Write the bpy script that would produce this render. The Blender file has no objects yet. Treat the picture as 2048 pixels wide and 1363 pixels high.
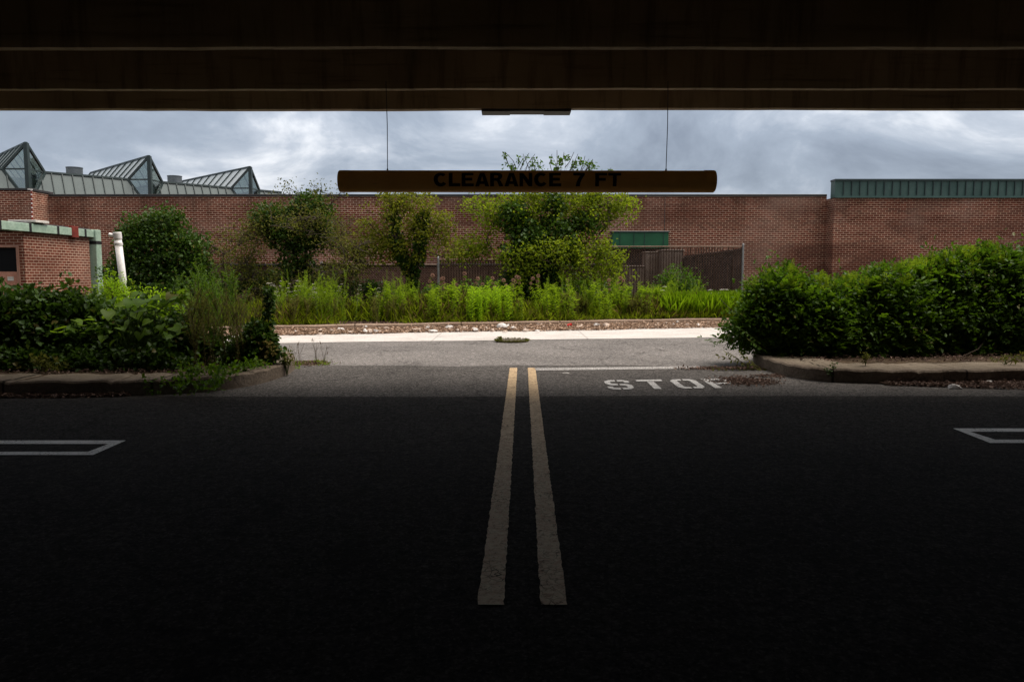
import bpy, math, random
import numpy as np
from mathutils import Vector, Matrix, noise as mnoise
random.seed(7)
RNG = np.random.default_rng(11)
sc = bpy.context.scene
col = sc.collection
R = math.radians

# ------------------------------------------------------------------ camera
FPX, CX, CY = 1500.0, 1024.0, 681.5          # focal length and centre in photo pixels
PITCH = R(5.08)
EYE = 1.3
cam = bpy.data.cameras.new('camera')
cam.sensor_width = 36
cam.lens = FPX / 2048 * 36
cam.clip_start = 0.05
cam.clip_end = 3000
cam_ob = bpy.data.objects.new('camera', cam)
cam_ob.location = (0, 0, EYE)
cam_ob.rotation_euler = (math.pi / 2 - PITCH, 0, 0)
col.objects.link(cam_ob)
sc.camera = cam_ob

# ------------------------------------------------------------------ world, sun, exposure
SUN_EL, SUN_AZ = R(67), R(78)                # azimuth: from +Y (ahead of the camera) towards +X
sun = bpy.data.lights.new('sun', 'SUN')
sun.energy = 3.9
sun.angle = R(46)
sun.color = (1.0, 0.93, 0.84)
sun_ob = bpy.data.objects.new('sun', sun)
d = Vector((math.sin(SUN_AZ) * math.cos(SUN_EL), math.cos(SUN_AZ) * math.cos(SUN_EL), math.sin(SUN_EL)))
sun_ob.rotation_euler = d.to_track_quat('Z', 'Y').to_euler()
sun_ob.location = d * 60
col.objects.link(sun_ob)

world = bpy.data.worlds.new('World')
sc.world = world
world.use_nodes = True
nt = world.node_tree
nt.nodes.clear()
def wn(t, **k):
    n = nt.nodes.new(t)
    for a, b in k.items(): setattr(n, a, b)
    return n
def wmath(op, a, b=None, c=None):
    n = wn('ShaderNodeMath', operation=op)
    for i, v in enumerate((a, b, c)):
        if v is None: continue
        if isinstance(v, (int, float)): n.inputs[i].default_value = v
        else: nt.links.new(v, n.inputs[i])
    return n.outputs[0]
out = wn('ShaderNodeOutputWorld'); bg = wn('ShaderNodeBackground'); bg.inputs[1].default_value = 0.1
sky = wn('ShaderNodeTexSky', sky_type='NISHITA', sun_disc=False, sun_elevation=SUN_EL, sun_rotation=SUN_AZ)
tc = wn('ShaderNodeTexCoord'); sep = wn('ShaderNodeSeparateXYZ')
nt.links.new(tc.outputs['Generated'], sep.inputs[0])
zz = wmath('MAXIMUM', sep.outputs[2], 0.0)
den = wmath('ADD', zz, 0.30)
cmb = wn('ShaderNodeCombineXYZ')
nt.links.new(wmath('DIVIDE', sep.outputs[0], den), cmb.inputs[0])
nt.links.new(wmath('DIVIDE', sep.outputs[1], den), cmb.inputs[1])
mp = wn('ShaderNodeMapping'); mp.inputs['Scale'].default_value = (1.55, 1.35, 1); mp.inputs['Rotation'].default_value = (0, 0, R(-14)); mp.inputs['Location'].default_value = (3.1, 0.4, 0)
nt.links.new(cmb.outputs[0], mp.inputs[0])
n1 = wn('ShaderNodeTexNoise'); n1.inputs['Scale'].default_value = 1.25; n1.inputs['Detail'].default_value = 11; n1.inputs['Roughness'].default_value = 0.58; n1.inputs['Distortion'].default_value = 0.5
nt.links.new(mp.outputs[0], n1.inputs['Vector'])
ramp = wn('ShaderNodeValToRGB')
cr = ramp.color_ramp
cr.elements[0].position = 0.28; cr.elements[0].color = (0.135, 0.158, 0.20, 1)
cr.elements[1].position = 0.70; cr.elements[1].color = (0.64, 0.645, 0.66, 1)
e = cr.elements.new(0.47); e.color = (0.225, 0.258, 0.312, 1)
e = cr.elements.new(0.57); e.color = (0.335, 0.365, 0.415, 1)
nt.links.new(n1.outputs['Fac'], ramp.inputs[0])
# an overcast sky is brighter overhead than near the horizon
gain = wmath('MULTIPLY', wmath('ADD', 1.0, wmath('MULTIPLY', wmath('POWER', zz, 1.2), 2.2)), 10.0)
vm = wn('ShaderNodeVectorMath', operation='SCALE')
nt.links.new(ramp.outputs[0], vm.inputs[0]); nt.links.new(gain, vm.inputs['Scale'])
# cloud overhead is thicker and whiter than the blue grey bands low down
neu = wn('ShaderNodeMix', data_type='RGBA'); neu.inputs[7].default_value = (5.2, 5.0, 4.8, 1)
nt.links.new(wmath('MINIMUM', wmath('MULTIPLY', wmath('MAXIMUM', wmath('SUBTRACT', zz, 0.25), 0.0), 2.0), 0.8), neu.inputs[0])
mix = wn('ShaderNodeMix', data_type='RGBA'); mix.inputs[0].default_value = 0.93
nt.links.new(sky.outputs[0], mix.inputs[6]); nt.links.new(vm.outputs[0], neu.inputs[6]); nt.links.new(neu.outputs[2], mix.inputs[7])
nt.links.new(mix.outputs[2], bg.inputs[0]); nt.links.new(bg.outputs[0], out.inputs[0])

sc.view_settings.view_transform = 'Standard'
sc.view_settings.look = 'None'
sc.view_settings.exposure = 0.55
sc.view_settings.gamma = 1.0
sc.cycles.use_denoising = True
sc.cycles.max_bounces = 8
sc.cycles.diffuse_bounces = 4
sc.cycles.transparent_max_bounces = 12

# ------------------------------------------------------------------ photo pixel -> place in the world
_c, _s = math.cos(PITCH), math.sin(PITCH)
def ray(px, py):
    x = (px - CX) / FPX; y = (CY - py) / FPX
    return x, _c + y * _s, -_s + y * _c
def G(px, py, z=0.0):                        # on the horizontal plane at height z
    d = ray(px, py); t = (z - EYE) / d[2]
    return Vector((d[0] * t, d[1] * t, z))
def W(px, py, Y):                            # on the vertical plane at distance Y
    d = ray(px, py); t = Y / d[1]
    return Vector((d[0] * t, Y, EYE + d[2] * t))

# ------------------------------------------------------------------ bookkeeping
def tag(o, label=None, cat=None, group=None, kind=None):
    if label: o['label'] = label
    if cat: o['category'] = cat
    if group: o['group'] = group
    if kind: o['kind'] = kind
    return o
def thing(name, label, cat, loc=(0, 0, 0), group=None):
    o = bpy.data.objects.new(name, None); col.objects.link(o)
    o.empty_display_size = 0.2
    o.location = loc
    return tag(o, label, cat, group)
def link_mesh(name, me, mat, parent=None):
    o = bpy.data.objects.new(name, me); col.objects.link(o)
    if mat: me.materials.append(mat)
    if parent is not None:
        o.parent = parent
        # vertices are written in world space: cancel the chain of parents
        loc = Vector((0, 0, 0)); p = parent
        while p is not None: loc += p.location; p = p.parent
        o.location = -loc
    return o
def copy_tree(o, parent=None):
    c = o.copy(); col.objects.link(c); c.parent = parent
    for ch in o.children: copy_tree(ch, c)
    return c

class MB:
    def __init__(self): self.v = []; self.f = []; self.cuts = [(0, 0)]
    def slot(self, i): self.cuts.append((len(self.f), i)); return self
    def add(self, vs, fs):
        n = len(self.v); self.v += [tuple(p) for p in vs]; self.f += [tuple(i + n for i in f) for f in fs]
        return self
    def box(self, x0, x1, y0, y1, z0, z1):
        return self.add([(x0, y0, z0), (x1, y0, z0), (x1, y1, z0), (x0, y1, z0), (x0, y0, z1), (x1, y0, z1), (x1, y1, z1), (x0, y1, z1)],
                 [(0, 3, 2, 1), (4, 5, 6, 7), (0, 1, 5, 4), (1, 2, 6, 5), (2, 3, 7, 6), (3, 0, 4, 7)])
    def bevel_box(self, x0, x1, y0, y1, z0, z1, b=0.01):
        vs = []
        for (x, sx) in ((x0, 1), (x1, -1)):
            for (y, sy) in ((y0, 1), (y1, -1)):
                for (z, sz) in ((z0, 1), (z1, -1)):
                    vs += [(x + sx * b, y + sy * b, z), (x + sx * b, y, z + sz * b), (x, y + sy * b, z + sz * b)]
        import bmesh
        bm = bmesh.new()
        for p in vs: bm.verts.new(p)
        bmesh.ops.convex_hull(bm, input=bm.verts)
        bm.verts.ensure_lookup_table(); bm.verts.index_update()
        self.add([v.co for v in bm.verts], [[v.index for v in f.verts] for f in bm.faces]); bm.free()
        return self
    def prism(self, pts, z0, z1):            # polygon of (x, y), counter-clockwise
        n = len(pts)
        return self.add([(x, y, z0) for x, y in pts] + [(x, y, z1) for x, y in pts],
                 [tuple(range(n - 1, -1, -1)), tuple(range(n, 2 * n))] + [(i, (i + 1) % n, n + (i + 1) % n, n + i) for i in range(n)])
    def tube(self, pts, radii, sides=6, cap=True):
        pts = [Vector(p) for p in pts]
        if isinstance(radii, (int, float)): radii = [radii] * len(pts)
        n0 = len(self.v); up = Vector((0.31, 0.17, 0.93))
        for i, p in enumerate(pts):
            t = (pts[min(i + 1, len(pts) - 1)] - pts[max(i - 1, 0)])
            t = t.normalized() if t.length > 1e-9 else Vector((0, 0, 1))
            a = t.cross(up)
            if a.length < 0.05: a = t.cross(Vector((1, 0, 0)))
            a.normalize(); b = t.cross(a)
            for k in range(sides):
                w = 2 * math.pi * k / sides
                self.v.append(tuple(p + (a * math.cos(w) + b * math.sin(w)) * radii[i]))
        for i in range(len(pts) - 1):
            for k in range(sides):
                q = n0 + i * sides; k2 = (k + 1) % sides
                self.f.append((q + k, q + k2, q + sides + k2, q + sides + k))
        if cap:
            self.f.append(tuple(n0 + k for k in range(sides - 1, -1, -1)))
            q = n0 + (len(pts) - 1) * sides
            self.f.append(tuple(q + k for k in range(sides)))
        return self
    def bar(self, a, b, w, h=None):          # square bar from a to b
        a, b = Vector(a), Vector(b); h = h or w
        t = (b - a).normalized(); s = t.cross(Vector((0, 0, 1)))
        if s.length < 1e-3: s = Vector((1, 0, 0))
        s.normalize(); u = s.cross(t).normalized()
        s = s * w / 2; u = u * h / 2
        return self.add([a - s - u, a + s - u, a + s + u, a - s + u, b - s - u, b + s - u, b + s + u, b - s + u],
                 [(0, 1, 2, 3), (7, 6, 5, 4), (0, 4, 5, 1), (1, 5, 6, 2), (2, 6, 7, 3), (3, 7, 4, 0)])
    def plate(self, pts, th):                # planar polygon given some thickness along its normal
        pts = [Vector(p) for p in pts]; n = (pts[1] - pts[0]).cross(pts[2] - pts[0]).normalized() * th
        k = len(pts)
        return self.add(pts + [p - n for p in pts],
                 [tuple(range(k)), tuple(range(2 * k - 1, k - 1, -1))] + [(i, k + i, k + (i + 1) % k, (i + 1) % k) for i in range(k)])
    def build(self, name, mat, parent=None, smooth=False):
        me = bpy.data.meshes.new(name)
        me.from_pydata(self.v, [], self.f)
        mats = mat if isinstance(mat, (list, tuple)) else [mat]
        if len(mats) > 1:
            for (a, i), b in zip(self.cuts, [c[0] for c in self.cuts[1:]] + [len(self.f)]):
                for q in range(a, b): me.polygons[q].material_index = i
            for x in mats[:-1]: me.materials.append(x)
            mat = mats[-1]
        else: mat = mats[0]
        import bmesh
        bm = bmesh.new(); bm.from_mesh(me); bmesh.ops.recalc_face_normals(bm, faces=bm.faces); bm.to_mesh(me); bm.free()
        if smooth: me.polygons.foreach_set('use_smooth', [True] * len(me.polygons))
        me.update()
        return link_mesh(name, me, mat, parent)

def np_mesh(name, V, F4):                    # all-quad mesh from numpy arrays
    me = bpy.data.meshes.new(name)
    V = np.ascontiguousarray(V, dtype=np.float32); F4 = np.ascontiguousarray(F4, dtype=np.int32)
    me.vertices.add(len(V)); me.vertices.foreach_set('co', V.ravel())
    me.loops.add(F4.size); me.loops.foreach_set('vertex_index', F4.ravel())
    me.polygons.add(len(F4)); me.polygons.foreach_set('loop_start', np.arange(0, F4.size, 4, dtype=np.int32))
    me.update(calc_edges=True)
    return me

# ------------------------------------------------------------------ materials
class NT:
    def __init__(self, name):
        self.m = bpy.data.materials.new(name); self.m.use_nodes = True
        self.t = self.m.node_tree; self.t.nodes.clear()
        self.out = self.n('ShaderNodeOutputMaterial')
    def n(self, t, ins=None, **k):
        x = self.t.nodes.new(t)
        for a, b in k.items(): setattr(x, a, b)
        for i, v in (ins or {}).items(): self.set(x, i, v)
        return x
    def set(self, x, i, v):
        if hasattr(v, 'is_output') or hasattr(v, 'links'): self.t.links.new(v, x.inputs[i])
        else: x.inputs[i].default_value = v
    def coords(self, kind='Object', scale=(1, 1, 1)):
        return self.n('ShaderNodeMapping', {0: self.n('ShaderNodeTexCoord').outputs[kind], 'Scale': scale}).outputs[0]
    def noise(self, vec, scale, detail=4, rough=0.55, dist=0.0):
        return self.n('ShaderNodeTexNoise', {'Vector': vec, 'Scale': scale, 'Detail': detail, 'Roughness': rough, 'Distortion': dist}).outputs['Fac']
    def ramp(self, fac, stops):
        r = self.n('ShaderNodeValToRGB', {0: fac}); cr = r.color_ramp
        while len(cr.elements) < len(stops): cr.elements.new(0.5)
        for e, (p, c) in zip(cr.elements, stops):
            e.position = p; e.color = (c, c, c, 1) if isinstance(c, (int, float)) else (*c, 1)
        return r.outputs[0]
    def mix(self, f, a, b, blend='MIX'):
        x = self.n('ShaderNodeMix', data_type='RGBA', blend_type=blend)
        for i, v in ((0, f), (6, a), (7, b)):
            if isinstance(v, tuple) and len(v) == 3: v = (*v, 1)
            self.set(x, i, v)
        return x.outputs[2]
    def math(self, op, a, b=0.0):
        return self.n('ShaderNodeMath', {0: a, 1: b}, operation=op).outputs[0]
    def bump(self, h, strength, dist):
        return self.n('ShaderNodeBump', {'Height': h, 'Strength': strength, 'Distance': dist}).outputs[0]
    def principled(self, colour, rough=0.8, spec=0.3, metal=0.0, normal=None):
        if isinstance(colour, tuple): colour = (*colour[:3], 1)
        ins = {'Base Color': colour, 'Roughness': rough, 'Specular IOR Level': spec, 'Metallic': metal}
        if normal is not None: ins['Normal'] = normal
        p = self.n('ShaderNodeBsdfPrincipled', ins)
        return p.outputs[0]
    def done(self, shader):
        self.t.links.new(shader, self.out.inputs[0]); return self.m

def mat_plain(name, c1, c2, scale=3.0, rough=0.8, spec=0.3, metal=0.0, bump=0.0, fine=40.0):
    k = NT(name); v = k.coords()
    a = k.noise(v, scale, 6, 0.6); b = k.noise(v, fine, 3, 0.6)
    c = k.mix(k.ramp(a, [(0.35, 0.0), (0.65, 1.0)]), c1, c2)
    c = k.mix(0.35, c, k.ramp(b, [(0.3, 0.25), (0.7, 0.75)]), 'OVERLAY')
    return k.done(k.principled(c, rough, spec, metal, k.bump(b, bump, 0.02) if bump else None))

def mat_slab(name, c1, c2, step, bump, joint=0.12):
    k = NT(name); v = k.coords()
    a = k.noise(v, 1.3, 7, 0.65); b = k.noise(v, 28, 5, 0.7)
    c = k.mix(k.ramp(a, [(0.32, 0.0), (0.68, 1.0)]), c1, c2)
    c = k.mix(0.45, c, k.ramp(b, [(0.3, 0.2), (0.7, 0.8)]), 'OVERLAY')
    c = k.mix(k.ramp(k.noise(v, 3.2, 6, 0.7, 0.6), [(0.56, 0.0), (0.72, 0.55)]), c, tuple(x * 0.5 for x in c1))
    x = k.n('ShaderNodeSeparateXYZ', {0: v}).outputs[0]
    wob = k.math('ADD', k.math('DIVIDE', x, step), k.math('MULTIPLY', k.noise(v, 5, 3), 0.012))
    fr = k.math('ABSOLUTE', k.math('SUBTRACT', k.math('FRACT', wob), 0.5))
    c = k.mix(k.ramp(fr, [(0.0, 0.85), (0.010 / step, 0.85), (0.016 / step, 0.0)]), c, tuple(q * joint for q in c1))
    return k.done(k.principled(c, 0.93, 0.1, 0, k.bump(b, bump, 0.03)))

def mat_asphalt(name, base, grain, stain=0.25):
    k = NT(name); v = k.coords()
    big = k.noise(v, 0.35, 6, 0.6, 0.6); mid = k.noise(v, 2.2, 5, 0.65)
    g = k.noise(v, 48, 5, 0.8); g2 = k.n('ShaderNodeTexVoronoi', {'Vector': v, 'Scale': 85.0}).outputs['Color']
    lo = tuple(x * (1 - stain) for x in base); hi = tuple(x * (1 + stain) for x in base)
    c = k.mix(k.ramp(big, [(0.3, 0.0), (0.7, 1.0)]), lo, hi)
    c = k.mix(0.3, c, k.ramp(mid, [(0.25, 0.25), (0.75, 0.75)]), 'OVERLAY')
    c = k.mix(grain, c, k.ramp(g, [(0.32, 0.0), (0.68, 1.0)]), 'OVERLAY')
    g3 = k.noise(v, 15, 8, 0.88)
    c = k.mix(1.0, c, k.ramp(g3, [(0.33, 0.18), (0.5, 0.85), (0.67, 2.1)]), 'MULTIPLY')
    st_ = k.noise(v, 62, 2, 0.5)
    c = k.mix(k.ramp(st_, [(0.60, 0.0), (0.70, 0.75)]), c, tuple(min(0.35, x * 3.2) for x in base))
    oil = k.noise(v, 0.9, 4, 0.5, 1.0)
    c = k.mix(k.ramp(oil, [(0.62, 0.0), (0.72, 0.45)]), c, tuple(x * 0.35 for x in base))
    sepn = k.n('ShaderNodeSeparateColor', {0: g2}).outputs[0]
    c = k.mix(k.ramp(sepn, [(0.97, 0.0), (0.985, 0.35)]), c, tuple(min(0.4, x * 4.5) for x in base))
    # long hairline cracks
    cv = k.n('ShaderNodeTexVoronoi', {'Vector': k.n('ShaderNodeVectorMath', {0: v, 1: k.n('ShaderNodeVectorMath', {0: k.n('ShaderNodeTexNoise', {'Vector': v, 'Scale': 1.3, 'Detail': 5.0}).outputs['Color'], 'Scale': 1.6}, operation='SCALE').outputs[0]}, operation='ADD').outputs[0], 'Scale': 0.28}, feature='DISTANCE_TO_EDGE').outputs['Distance']
    c = k.mix(k.ramp(cv, [(0.0, 0.7), (0.006, 0.0)]), c, tuple(x * 0.25 for x in base))
    return k.done(k.principled(c, 0.95, 0.05, 0, k.bump(g, 0.55, 0.008)))

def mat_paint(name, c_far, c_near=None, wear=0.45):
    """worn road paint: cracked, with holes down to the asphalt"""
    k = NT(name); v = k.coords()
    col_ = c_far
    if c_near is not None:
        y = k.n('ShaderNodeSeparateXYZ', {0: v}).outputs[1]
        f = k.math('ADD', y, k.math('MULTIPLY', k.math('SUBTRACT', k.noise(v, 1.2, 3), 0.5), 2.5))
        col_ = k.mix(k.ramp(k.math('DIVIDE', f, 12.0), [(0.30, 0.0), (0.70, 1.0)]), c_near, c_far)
    m = k.noise(v, 26, 6, 0.7); n2 = k.noise(v, 5, 4, 0.6)
    col_ = k.mix(0.55, col_, k.ramp(m, [(0.3, 0.2), (0.7, 0.8)]), 'OVERLAY')
    warp = k.n('ShaderNodeVectorMath', {0: v, 1: k.n('ShaderNodeVectorMath', {0: k.n('ShaderNodeTexNoise', {'Vector': v, 'Scale': 9.0, 'Detail': 4.0}).outputs['Color'], 'Scale': 0.09}, operation='SCALE').outputs[0]}, operation='ADD').outputs[0]
    cr = k.n('ShaderNodeTexVoronoi', {'Vector': warp, 'Scale': 24.0}, feature='DISTANCE_TO_EDGE').outputs['Distance']
    cracks = k.math('MULTIPLY', k.ramp(cr, [(0.0, 0.9), (0.075, 0.0)]), k.ramp(n2, [(0.36, 0.0), (0.66, 1.0)]))
    holes = k.ramp(k.noise(v, 60, 5, 0.8), [(1 - wear, 0.0), (1 - wear + 0.10, 1.0)])
    gone = k.math('MAXIMUM', cracks, holes)
    bs = k.principled(col_, 0.85, 0.2)
    tr = k.n('ShaderNodeBsdfTransparent').outputs[0]
    return k.done(k.n('ShaderNodeMixShader', {0: gone, 1: bs, 2: tr}).outputs[0])

def mat_brick(name, b1, b2, mortar, stain=0.6, scale=1.0):
    k = NT(name)
    s = k.n('ShaderNodeSeparateXYZ', {0: k.n('ShaderNodeTexCoord').outputs['Object']})
    u = k.math('ADD', s.outputs[0], s.outputs[1])
    v = k.n('ShaderNodeCombineXYZ', {0: u, 1: s.outputs[2]}).outputs[0]
    br = k.n('ShaderNodeTexBrick', {'Vector': v, 'Color1': (*b1, 1), 'Color2': (*b2, 1), 'Mortar': (*mortar, 1), 'Scale': 1.0, 'Mortar Size': 0.0085 * scale,
                                    'Mortar Smooth': 0.1, 'Bias': -0.1, 'Brick Width': 0.213 * scale, 'Row Height': 0.0765 * scale}, offset=0.5)
    sv = k.n('ShaderNodeMapping', {0: v, 'Scale': (0.35, 1.0, 1)}).outputs[0]
    st = k.noise(sv, 0.9, 7, 0.62, 0.5)
    c = k.mix(k.ramp(st, [(0.38, 0.0), (0.62, stain)]), br.outputs['Color'], tuple(x * 0.45 for x in b1))
    sk_ = k.noise(k.n('ShaderNodeMapping', {0: v, 'Scale': (2.2, 0.16, 1)}).outputs[0], 1.0, 6, 0.65)
    hi_ = k.ramp(k.math('DIVIDE', s.outputs[2], 4.4), [(0.45, 0.0), (1.0, 1.0)])
    c = k.mix(k.math('MULTIPLY', k.ramp(sk_, [(0.48, 0.0), (0.68, 0.55)]), hi_), c, (0.060, 0.030, 0.016))
    st2 = k.noise(v, 0.33, 5, 0.6)
    c = k.mix(k.ramp(st2, [(0.50, 0.0), (0.75, 0.30)]), c, (0.46, 0.32, 0.25))     # pale bloom of lime
    c = k.mix(0.3, c, k.ramp(k.noise(v, 9, 4, 0.7), [(0.3, 0.25), (0.7, 0.75)]), 'OVERLAY')
    return k.done(k.principled(c, 0.9, 0.15, 0, k.bump(br.outputs['Fac'], -0.5, 0.01)))

def mat_leaf(name, c1, c2, trans=0.35, rough=0.5, spec=0.3, scale=1.3):
    k = NT(name); v = k.coords()
    rnd = k.n('ShaderNodeNewGeometry').outputs['Random Per Island']
    c = k.mix(rnd, c1, c2)
    c = k.mix(k.ramp(rnd, [(0.955, 0.0), (0.965, 0.7)]), c, (0.13, 0.085, 0.02)) if c2[1] < 0.3 and c2[1] > c2[0] * 0.99 else c
    c = k.mix(0.5, c, k.ramp(k.noise(v, scale, 3), [(0.3, 0.25), (0.7, 0.75)]), 'OVERLAY')
    p = k.principled(c, rough, spec)
    t = k.n('ShaderNodeBsdfTranslucent', {0: k.mix(0.5, c, tuple(min(1, x * 1.6) for x in c2))}).outputs[0]
    return k.done(k.n('ShaderNodeMixShader', {0: trans, 1: p, 2: t}).outputs[0])

M = {}
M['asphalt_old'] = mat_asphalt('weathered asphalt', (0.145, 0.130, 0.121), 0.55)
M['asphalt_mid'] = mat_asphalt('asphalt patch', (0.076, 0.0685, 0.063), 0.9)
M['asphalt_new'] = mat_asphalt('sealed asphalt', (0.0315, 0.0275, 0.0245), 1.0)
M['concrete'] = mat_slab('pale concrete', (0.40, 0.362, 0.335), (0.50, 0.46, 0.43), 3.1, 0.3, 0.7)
M['kerb'] = mat_slab('kerb concrete', (0.10, 0.075, 0.055), (0.21, 0.165, 0.125), 1.55, 0.7)  # dirt plus the deck's shade, both put into this darker kerb colour
M['kerb_lit'] = mat_slab('lit kerb concrete', (0.22, 0.145, 0.10), (0.38, 0.28, 0.21), 2.4, 0.6)  # lighter copy of the kerb concrete, daylight put into its colour
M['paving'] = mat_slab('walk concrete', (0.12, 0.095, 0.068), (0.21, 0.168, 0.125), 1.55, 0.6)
M['soil'] = mat_plain('leafy soil', (0.03, 0.02, 0.012), (0.075, 0.05, 0.03), 4, 0.95, 0.1, 0, 0.8, 30)
M['ground'] = mat_plain('rough ground', (0.05, 0.05, 0.02), (0.09, 0.075, 0.04), 0.6, 0.95, 0.1, 0, 0.5, 12)
M['deck'] = mat_plain('stained precast concrete', (0.25, 0.185, 0.12), (0.36, 0.28, 0.195), 0.9, 0.9, 0.15, 0, 0.2, 20)
k = NT('stained precast concrete'); v = k.coords()
c = k.mix(k.ramp(k.noise(v, 0.8, 6, 0.6), [(0.3, 0.0), (0.7, 1.0)]), (0.31, 0.25, 0.17), (0.47, 0.385, 0.275))
rv = k.n('ShaderNodeMapping', {0: v, 'Scale': (6.0, 6.0, 0.5)}).outputs[0]
c = k.mix(k.ramp(k.noise(rv, 1.0, 6, 0.7), [(0.5, 0.0), (0.7, 0.6)]), c, (0.07, 0.045, 0.025))
hv = k.n('ShaderNodeMapping', {0: v, 'Scale': (0.5, 1.0, 9.0)}).outputs[0]
c = k.mix(k.ramp(k.noise(hv, 1.6, 5, 0.6), [(0.55, 0.0), (0.70, 0.5)]), c, (0.09, 0.06, 0.035))
M['deck'] = k.done(k.principled(c, 0.9, 0.12, 0, k.bump(k.noise(v, 22, 5, 0.7), 0.4, 0.01)))
M['brick'] = mat_brick('red brown brick', (0.115, 0.025, 0.013), (0.235, 0.062, 0.034), (0.64, 0.445, 0.32))
M['brick_hut'] = mat_brick('orange brown brick', (0.115, 0.029, 0.016), (0.205, 0.058, 0.033), (0.54, 0.385, 0.285), 0.5)
M['brick_dark'] = mat_brick('dark brown brick', (0.05, 0.020, 0.014), (0.085, 0.032, 0.021), (0.15, 0.105, 0.08))
M['coping'] = mat_plain('dark coping metal', (0.018, 0.016, 0.015), (0.035, 0.03, 0.028), 3, 0.5, 0.4)
M['roof_metal'] = mat_plain('grey green roof metal', (0.042, 0.064, 0.064), (0.06, 0.087, 0.085), 1.0, 0.45, 0.4, 0.0)
M['frame_metal'] = mat_plain('dark green frame metal', (0.02, 0.034, 0.034), (0.03, 0.048, 0.046), 3, 0.45, 0.4)
M['parapet'] = mat_plain('teal parapet metal', (0.042, 0.085, 0.073), (0.06, 0.112, 0.096), 1.4, 0.5, 0.35)
M['awning'] = mat_plain('green sheet metal', (0.012, 0.085, 0.035), (0.02, 0.12, 0.05), 2, 0.45, 0.4)
M['vent'] = mat_plain('galvanised grey', (0.09, 0.105, 0.115), (0.13, 0.145, 0.155), 4, 0.5, 0.4, 0.3)
M['mint'] = mat_plain('mint painted steel', (0.25, 0.345, 0.265), (0.33, 0.425, 0.335), 3, 0.6, 0.35, 0, 0.1, 14)
M['black'] = mat_plain('black rubber', (0.008, 0.008, 0.008), (0.016, 0.016, 0.016), 5, 0.7, 0.3)
M['rust'] = mat_plain('red rust paint', (0.12, 0.016, 0.010), (0.20, 0.030, 0.018), 6, 0.7, 0.3)
M['door'] = mat_plain('faded salmon paint', (0.40, 0.17, 0.115), (0.50, 0.24, 0.17), 4, 0.7, 0.3)
M['door_frame'] = mat_plain('dull brown paint', (0.26, 0.125, 0.085), (0.34, 0.18, 0.13), 4, 0.7, 0.3)
M['white'] = mat_plain('off white plastic', (0.62, 0.59, 0.57), (0.76, 0.73, 0.71), 5, 0.45, 0.4)
M['white_worn'] = mat_plain('dirty white board', (0.5, 0.46, 0.41), (0.66, 0.62, 0.57), 5, 0.8, 0.2)
k = NT('scuffed amber pipe paint'); v = k.coords()
c = k.mix(k.ramp(k.noise(v, 2.2, 6, 0.65), [(0.3, 0.0), (0.7, 1.0)]), (0.50, 0.235, 0.04), (0.66, 0.34, 0.07))
sv_ = k.n('ShaderNodeMapping', {0: v, 'Scale': (3.0, 40.0, 40.0)}).outputs[0]
c = k.mix(k.ramp(k.noise(sv_, 1.5, 6, 0.75), [(0.60, 0.0), (0.72, 0.7)]), c, (0.16, 0.075, 0.025))
c = k.mix(k.ramp(k.noise(v, 14, 5, 0.7), [(0.66, 0.0), (0.74, 0.6)]), c, (0.62, 0.45, 0.25))
M['amber'] = k.done(k.principled(c, 0.6, 0.2, 0, k.bump(k.noise(v, 6, 3), 0.15, 0.02)))
M['letter_black'] = mat_plain('black sign letters', (0.006, 0.006, 0.006), (0.012, 0.011, 0.01), 9, 0.8, 0.1)
M['cable'] = mat_plain('steel cable', (0.05, 0.05, 0.055), (0.08, 0.08, 0.085), 9, 0.5, 0.4, 0.5)
M['galv'] = mat_plain('weathered galvanised steel', (0.19, 0.185, 0.18), (0.29, 0.285, 0.28), 6, 0.6, 0.3, 0.3)
M['wire'] = mat_plain('rusty fence wire', (0.17, 0.105, 0.075), (0.27, 0.18, 0.135), 6, 0.8, 0.15)
M['slat'] = mat_plain('brown fence slat', (0.045, 0.022, 0.015), (0.08, 0.042, 0.028), 3, 0.7, 0.25)
M['cabinet'] = mat_plain('pale cabinet enamel', (0.12, 0.085, 0.066), (0.18, 0.132, 0.107), 2.5, 0.6, 0.3)
M['bin'] = mat_plain('dark brown steel bin', (0.022, 0.012, 0.010), (0.04, 0.022, 0.018), 2, 0.6, 0.3)
M['iron'] = mat_plain('rusty cast iron', (0.05, 0.04, 0.03), (0.085, 0.065, 0.045), 9, 0.8, 0.2, 0.2)
M['stone'] = mat_plain('broken pale concrete', (0.58, 0.54, 0.50), (0.75, 0.72, 0.69), 6, 0.9, 0.15, 0, 0.5, 40)
M['stone_warm'] = mat_plain('tan concrete chunk', (0.40, 0.30, 0.235), (0.55, 0.45, 0.38), 6, 0.9, 0.15, 0, 0.5, 40)
M['red'] = mat_plain('red plastic', (0.55, 0.012, 0.01), (0.65, 0.025, 0.02), 9, 0.4, 0.4)
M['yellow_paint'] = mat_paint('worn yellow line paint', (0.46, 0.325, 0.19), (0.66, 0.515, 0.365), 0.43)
M['white_paint'] = mat_paint('worn white line paint', (0.82, 0.80, 0.77), None, 0.42)
M['stop_paint'] = mat_paint('worn white stencil paint', (0.50, 0.48, 0.46), None, 0.47)
M['line_paint'] = mat_paint('very worn white line paint', (0.40, 0.375, 0.355), None, 0.52)
M['bark'] = mat_plain('grey brown bark', (0.035, 0.026, 0.018), (0.085, 0.065, 0.048), 8, 0.9, 0.15, 0, 0.6, 40)
M['bark_pale'] = mat_plain('dry pale twig', (0.11, 0.085, 0.06), (0.19, 0.15, 0.11), 8, 0.9, 0.15)
M['stem_green'] = mat_plain('green stem', (0.06, 0.10, 0.02), (0.10, 0.14, 0.035), 8, 0.7, 0.25)
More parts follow.
